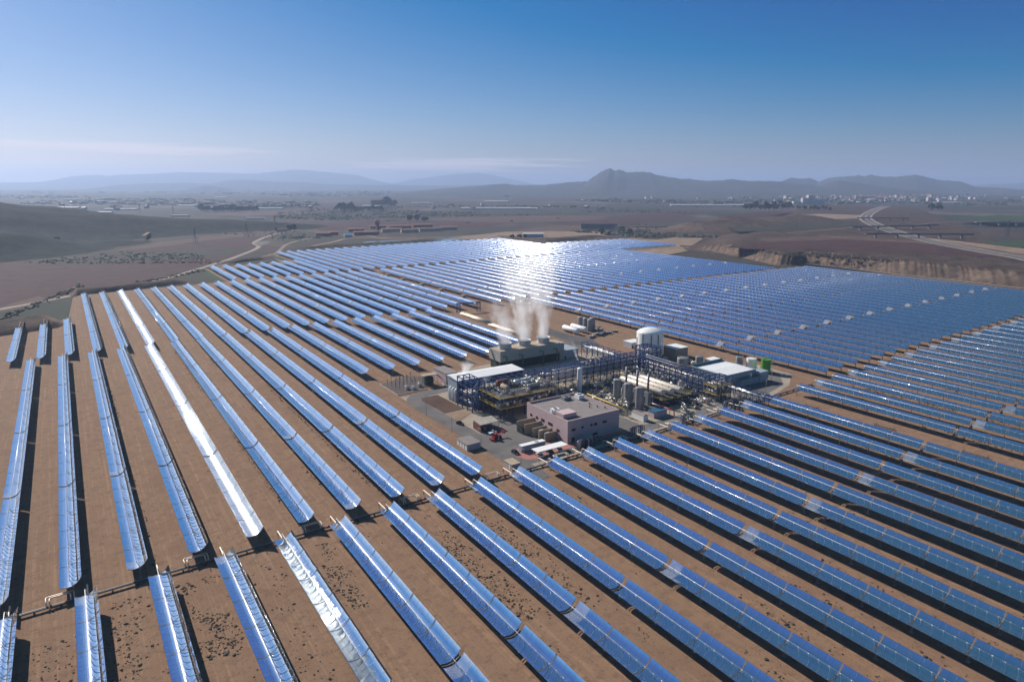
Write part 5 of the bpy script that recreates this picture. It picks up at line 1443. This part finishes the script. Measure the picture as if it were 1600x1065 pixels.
cn = thing('canopy', 'tan topped canopy beside the substation', 'canopy', (*P2(161.3, 333), 0)); b = MB(); b.box(-4.6, 4.6, -2.2, 2.2, 5.7, 6); b.build('roof', M_TAN, cn)
for x in (-4.2, 4.2):
    for y in (-1.9, 1.9): b = MB(); b.bar((x, y, 0), (x, y, 5.69), .3); b.build('post', M_CONC, cn)
b = MB(); b.bar((4.5, -1.5, 5.6), (9, -2.5, 1), .3); b.bar((4.5, 1.5, 5.6), (9, .5, 1), .3); b.build('stair', M_DARK, cn)
block('cable_house', 'plain pinkish walled house beside the substation', 168.8, 176, 327, 343, 6.2, M_PINK, M_ROOF)
# ---- far yard: silos, white drums, stacked goods, pipes on the ground
for i, (x, y) in enumerate(((326.6, 404.4), (327, 398.8), (326.8, 393), (332.4, 397.2))):
    vtank(x, y, 2.15, 9.2, M_SILV2, ('left', 'second', 'third', 'rear right')[i] + ' grey silo of the group behind the white drums', 'silo', .6, False, -130)
for i, x in enumerate((311, 319.3)):
    o = hdrum(x, 396.5 + .6*i, 3.0, 2.0, 16.5, M_WPAINT, ('left', 'right')[i] + ' of two long white drums in the sandy yard', 'y', 'gas_drum')
    for k in range(4): b = MB(); b.bar((-1.4, -6.5+4.3*k, 0), (-1.4, -6.5+4.3*k, 2.1), .35); b.build('leg', M_RUST, o)
rr = random.Random(8)
for i in range(34):
    t = rr.random(); x, y = (312+30*t, 376+6*t+rr.uniform(-2, 2)) if i % 2 else (334+10*t, 388+20*t)
    o = thing('pallet_stack', 'grey weathered pallet stack in the sandy yard by the silos', 'pallets', (*P2(x, y), 0), rr.uniform(-.3, .3), 'pallet stacks by the silos'); o.scale = (1.7, 1.7, 1.3)
    n = rr.randrange(2, 8); b = MB()
    for k in range(n): b.box(-.9, .9, -.7, .7, .25*k, .25*k+.06); b.box(-.9, -.7, -.7, .7, .25*k+.063, .25*k+.245); b.box(.7, .9, -.7, .7, .25*k+.063, .25*k+.245)
    b.build('pallet_boards', rr.choice((M_GALV, M_CORR, M_TAN)), o)
for i in range(30):
    x, y = 303+rr.uniform(-5, 5), 484+rr.uniform(-12, 12)
    b = MB(); b.box(-.8, .8, -.5, .5, 0, .12); b.box(-.8, -.6, -.5, .5, .123, .5); b.box(.6, .8, -.5, .5, .123, .5)
    tag(b.build('pipe_cradle', M_CONC, None, (*P2(x, y), 0)), 'small pale concrete cradle laid out near the portal gantry', 'cradle', 'cradles laid out near the gantry')
for i, (xx, ya, yb) in enumerate(((271.8, 402, 453), (273.2, 402, 453), (274.6, 402, 453), (276, 402, 453), (274.5, 457, 506), (276, 457, 508), (277.5, 457, 509), (279, 457, 509))):
    o = thing('ground_pipe', nth(i % 4) + ' cream pipe from the left in the ' + ('nearer' if i < 4 else 'farther') + ' bundle beyond the tower', 'pipe', (0, 0, 0), 0, 'cream pipes beyond the cooling tower')
    sk = .035*(yb-ya) if i > 3 else .01*(yb-ya)
    b = MB(); b.tube([(xx*K, ya*K, 1.2), ((xx+sk)*K, yb*K, 1.2)], .42, 8); b.build('pipe_run', M_INSUL, o)
    for k in range(5):
        t = (k+.5)/5; b = MB(); b.box((xx+sk*t)*K-.4, (xx+sk*t)*K+.4, (ya+(yb-ya)*t)*K-.2, (ya+(yb-ya)*t)*K+.2, 0, .8); b.build('sleeper', M_CONC, o)
for i, y in enumerate((775, 730, 680, 634, 586)):
    b = MB(); b.box(-1.6, 1.6, -2.6, 2.6, 0, 2.4); b.box(-1.8, 1.8, -2.8, 2.8, 2.403, 2.6)
    tag(b.build('valve_cabin', M_TAN, None, (323.5, y, 0)), nth(i) + ' small tan cabin in the aisle between far blocks, counted from the back', 'cabin', 'tan cabins in the far aisle')

# ================================================================ header pipe in front of the plant
def hdr(x): return a_start(x) + 4.6
hp = thing('header_pipe', 'long low header pipe crossing between the near mirror rows', 'pipe', (0, 0, 0))
xs = [-55 + 6*k for k in range(67)]
for dy, r_, m_, nm in ((0, .2, M_SILV2, 'hot_pipe'), (-.6, .2, M_DARK, 'cold_pipe')):
    for seg in range(0, 66, 11):
        b = MB(); b.tube([(x, hdr(x)+dy, .75) for x in xs[seg:seg+12]], r_, 8, False); b.build(nm, m_, hp)
b = MB()
for x in xs: b.box(x-.15, x+.15, hdr(x)-1.3, hdr(x)+.45, 0, .44)
b.build('support', M_DARK, hp); hp.children[-1]['kind'] = 'stuff'
i = 0
for x in (-13, 21, 56, 91.5, 126, 160, 193, 227, 262):
    y = hdr(x)
    o = thing('expansion_loop', nth(i) + ' cream expansion loop from the left on the header pipe', 'pipe loop', (x, y, 0), .03, 'expansion loops of the header pipe'); i += 1
    for q in (0, .8):
        b = MB(); b.tube([(-3.2+q, 0, .8), (-3.2+q, .15, 1.7), (-3.2+q, .5, 1.9), (-3.2+q, 2.6-q, 1.9), (-2.8+q, 3-q, 1.9), (2.8-q, 3-q, 1.9), (3.2-q, 2.6-q, 1.9), (3.2-q, .5, 1.9), (3.2-q, .15, 1.7), (3.2-q, 0, .8)], .17, 7); b.build('loop_pipe', M_INSUL, o)
    b = MB(); b.tube([(4.2, -.4, .8), (5.4, -.4, .8)], .45, 8); b.build('red_valve', M_REDP, o)
for i, (x, y) in enumerate(((176.5, 213.4), (204.5, 212.2), (236.6, 212), (173.8, 212.2), (268, 214))):
    o = thing('manifold', nth(i) + ' bent grey pipe manifold from the left along the front road' if i else 'bent grey pipe manifold nearest the carport', 'pipe manifold', (*P2(x, y), 0), 0)
    for k in range(3):
        b = MB(); b.tube([(-3+k*.9, -.6, 0), (-3+k*.9, -.6, 3.3), (-2.7+k*.9, -.6, 3.8), (-2.2+k*.9, -.6, 4), (1.6+k*.6, -.6, 4), (2.1+k*.6, -.6, 3.8), (2.3+k*.6, -.6, 3.3), (2.3+k*.6, -.6, 0)], .36, 8); b.build('pipe', (M_SILV2, M_INSUL, M_SILV2)[k], o)
    b = MB()
    for dx in (-3.3, -.9, 1.9, 4.0): b.bar((dx, .1, 0), (dx, .1, 3.6), .25); b.bar((dx, -1.3, 0), (dx, -1.3, 3.6), .25); b.bar((dx, -1.3, 3.5), (dx, .1, 3.5), .25)
    b.build('frame', M_BLUE, o)
for i, (px, py, L) in enumerate(((1268, 636, 7), (1382, 668, 9), (1524, 711, 10))):
    p = at(px, py)
    o = thing('metal_rack', ('far', 'middle', 'near')[i] + ' rusty metal frame lying in the wide sandy aisle', 'metal frame', p, R(-90 + 4))
    b = MB()
    for s in (-.8, .8): b.bar((-L/2, s, .3), (L/2, s, .3), .2)
    for k in range(9): b.bar((-L/2+L*k/8, -.8, .32), (-L/2+L*k/8, .8, .32), .16)
    b.build('grid', M_CONC2, o); b = MB()
    for s in (-1, 1): b.bar((s*L/2.2, -.8, 0), (s*L/2.2, -.8, 1.1), .15); b.bar((s*L/2.2, .8, 0), (s*L/2.2, .8, 1.1), .15)
    b.build('leg', M_DARK, o)

# ================================================================ steam
def steam_mat(name, cx, cy, z0, z1, r0, r1, dens, sc, drift=(0, 0)):
    m = bpy.data.materials.new(name); m.use_nodes = True; nt = m.node_tree; nt.nodes.clear()
    v = nt.nodes.new('ShaderNodeVolumePrincipled'); out = nt.nodes.new('ShaderNodeOutputMaterial'); nt.links.new(v.outputs[0], out.inputs['Volume'])
    v.inputs['Color'].default_value = (1, 1, 1, 1); v.inputs['Anisotropy'].default_value = .5
    g = geo(nt); s = nt.nodes.new('ShaderNodeSeparateXYZ'); nt.links.new(g, s.inputs[0])
    t = math_(nt, 'DIVIDE', math_(nt, 'SUBTRACT', s.outputs[2], z0), z1 - z0)
    nz = nt.nodes.new('ShaderNodeTexNoise'); nz.inputs['Scale'].default_value = sc; nz.inputs['Detail'].default_value = 5; nz.inputs['Roughness'].default_value = .6; nz.inputs['Distortion'].default_value = .6
    nt.links.new(geo(nt, (1, 1, .7)), nz.inputs['Vector'])
    dx = math_(nt, 'SUBTRACT', math_(nt, 'SUBTRACT', s.outputs[0], cx), math_(nt, 'MULTIPLY', t, drift[0]))
    dy = math_(nt, 'SUBTRACT', math_(nt, 'SUBTRACT', s.outputs[1], cy), math_(nt, 'MULTIPLY', t, drift[1]))
    rr_ = math_(nt, 'SQRT', math_(nt, 'ADD', math_(nt, 'MULTIPLY', dx, dx), math_(nt, 'MULTIPLY', dy, dy)))
    R_ = math_(nt, 'ADD', r0, math_(nt, 'MULTIPLY', t, r1 - r0))
    edge = math_(nt, 'SUBTRACT', 1.0, math_(nt, 'DIVIDE', rr_, R_))
    k = math_(nt, 'ADD', edge, math_(nt, 'MULTIPLY', math_(nt, 'SUBTRACT', nz.outputs[0], .55), math_(nt, 'ADD', 1.7, math_(nt, 'MULTIPLY', t, 3.2))))
    k = math_(nt, 'MAXIMUM', math_(nt, 'MULTIPLY', k, 1.3), 0.0); k = math_(nt, 'MINIMUM', k, 1.0)
    fall = math_(nt, 'POWER', math_(nt, 'MAXIMUM', math_(nt, 'SUBTRACT', 1.0, t), 0.0), 1.25)
    nt.links.new(math_(nt, 'MULTIPLY', math_(nt, 'MULTIPLY', k, fall), dens), v.inputs['Density'])
    return m
def plume(name, label, cx, cy, z0, z1, r0, r1, dens, sc, drift):
    b = MB(); n = 8; cx, cy = cx, cy
    rings = []
    q = lambda t, r: (cx + drift[0]*t, cy + drift[1]*t, z0 + (z1-z0)*t)
    ks = [0, 0, .12, .25, .4, .55, .7, .82, .92, .98, 1.0]; rs = [.02] + [r0+(r1-r0)*t for t in ks[1:7]] + [(r0+(r1-r0)*.8)*.95, (r0+(r1-r0)*.9)*.7, (r0+r1)*.2, .02]
    ids = []
    for t, r in zip(ks, rs):
        c = q(t, r); ids.append([b.vert((c[0] + r*1.03*math.cos(a*.314159), c[1] + r*1.03*math.sin(a*.314159), c[2])) for a in range(20)])
    for A, B in zip(ids, ids[1:]):
        for a in range(20): b.face((A[a], A[(a+1) % 20], B[(a+1) % 20], B[a]), True)
    b.face(ids[0][::-1]); b.face(ids[-1])
    import bmesh
    me_ = b.mesh(name, steam_mat(name + '_' + str(int(cx)), cx, cy, z0, z1, r0, r1, dens, sc, drift))
    bm = bmesh.new(); bm.from_mesh(me_); bmesh.ops.recalc_face_normals(bm, faces=bm.faces); bm.to_mesh(me_); bm.free()
    o = put(name, me_); o['kind'] = 'stuff'
    return o
for i, (fx, fy) in enumerate(FANS):
    plume('steam', '', fx, fy, 14.6, (44, 72, 78)[i], 4.3, (14, 19, 18)[i], (.16, .26, .28)[i], .1, ((3, 9), (-2, 6), (-5, 3))[i])
plume('steam', '', 164*K, 299*K, 12.6, 22, 1.6, 5.5, .6, .35, (3, -2))
plume('steam', '', 170*K, 288*K, 10, 16, 2, 4, .2, .35, (2, -1))
plume('steam', '', 236*K, 294*K, 12, 24, .6, 2, 1.2, .8, (-3, 2))

# ---------------------------------------------------------------- the air: far things fade to pale blue
def haze():
    b = MB(); b.box(-26000, 30000, -4000, 30000, -3, 460)
    m = bpy.data.materials.new('haze_air'); m.use_nodes = True
    nt = m.node_tree; nt.nodes.clear()
    out = nt.nodes.new('ShaderNodeOutputMaterial'); add = nt.nodes.new('ShaderNodeAddShader')
    for k, (c, d, a) in enumerate((((.38, .6, 1.0, 1), 6.5e-5, 0.05), ((1.0, .96, .93, 1), 2.4e-5, .75))):   # fine blue air and a little dust
        v = nt.nodes.new('ShaderNodeVolumePrincipled')
        v.inputs['Color'].default_value = c; v.inputs['Density'].default_value = d; v.inputs['Anisotropy'].default_value = a
        nt.links.new(v.outputs[0], add.inputs[k])
    nt.links.new(add.outputs[0], out.inputs['Volume'])
    o = b.build('haze', m); o['kind'] = 'stuff'
haze()
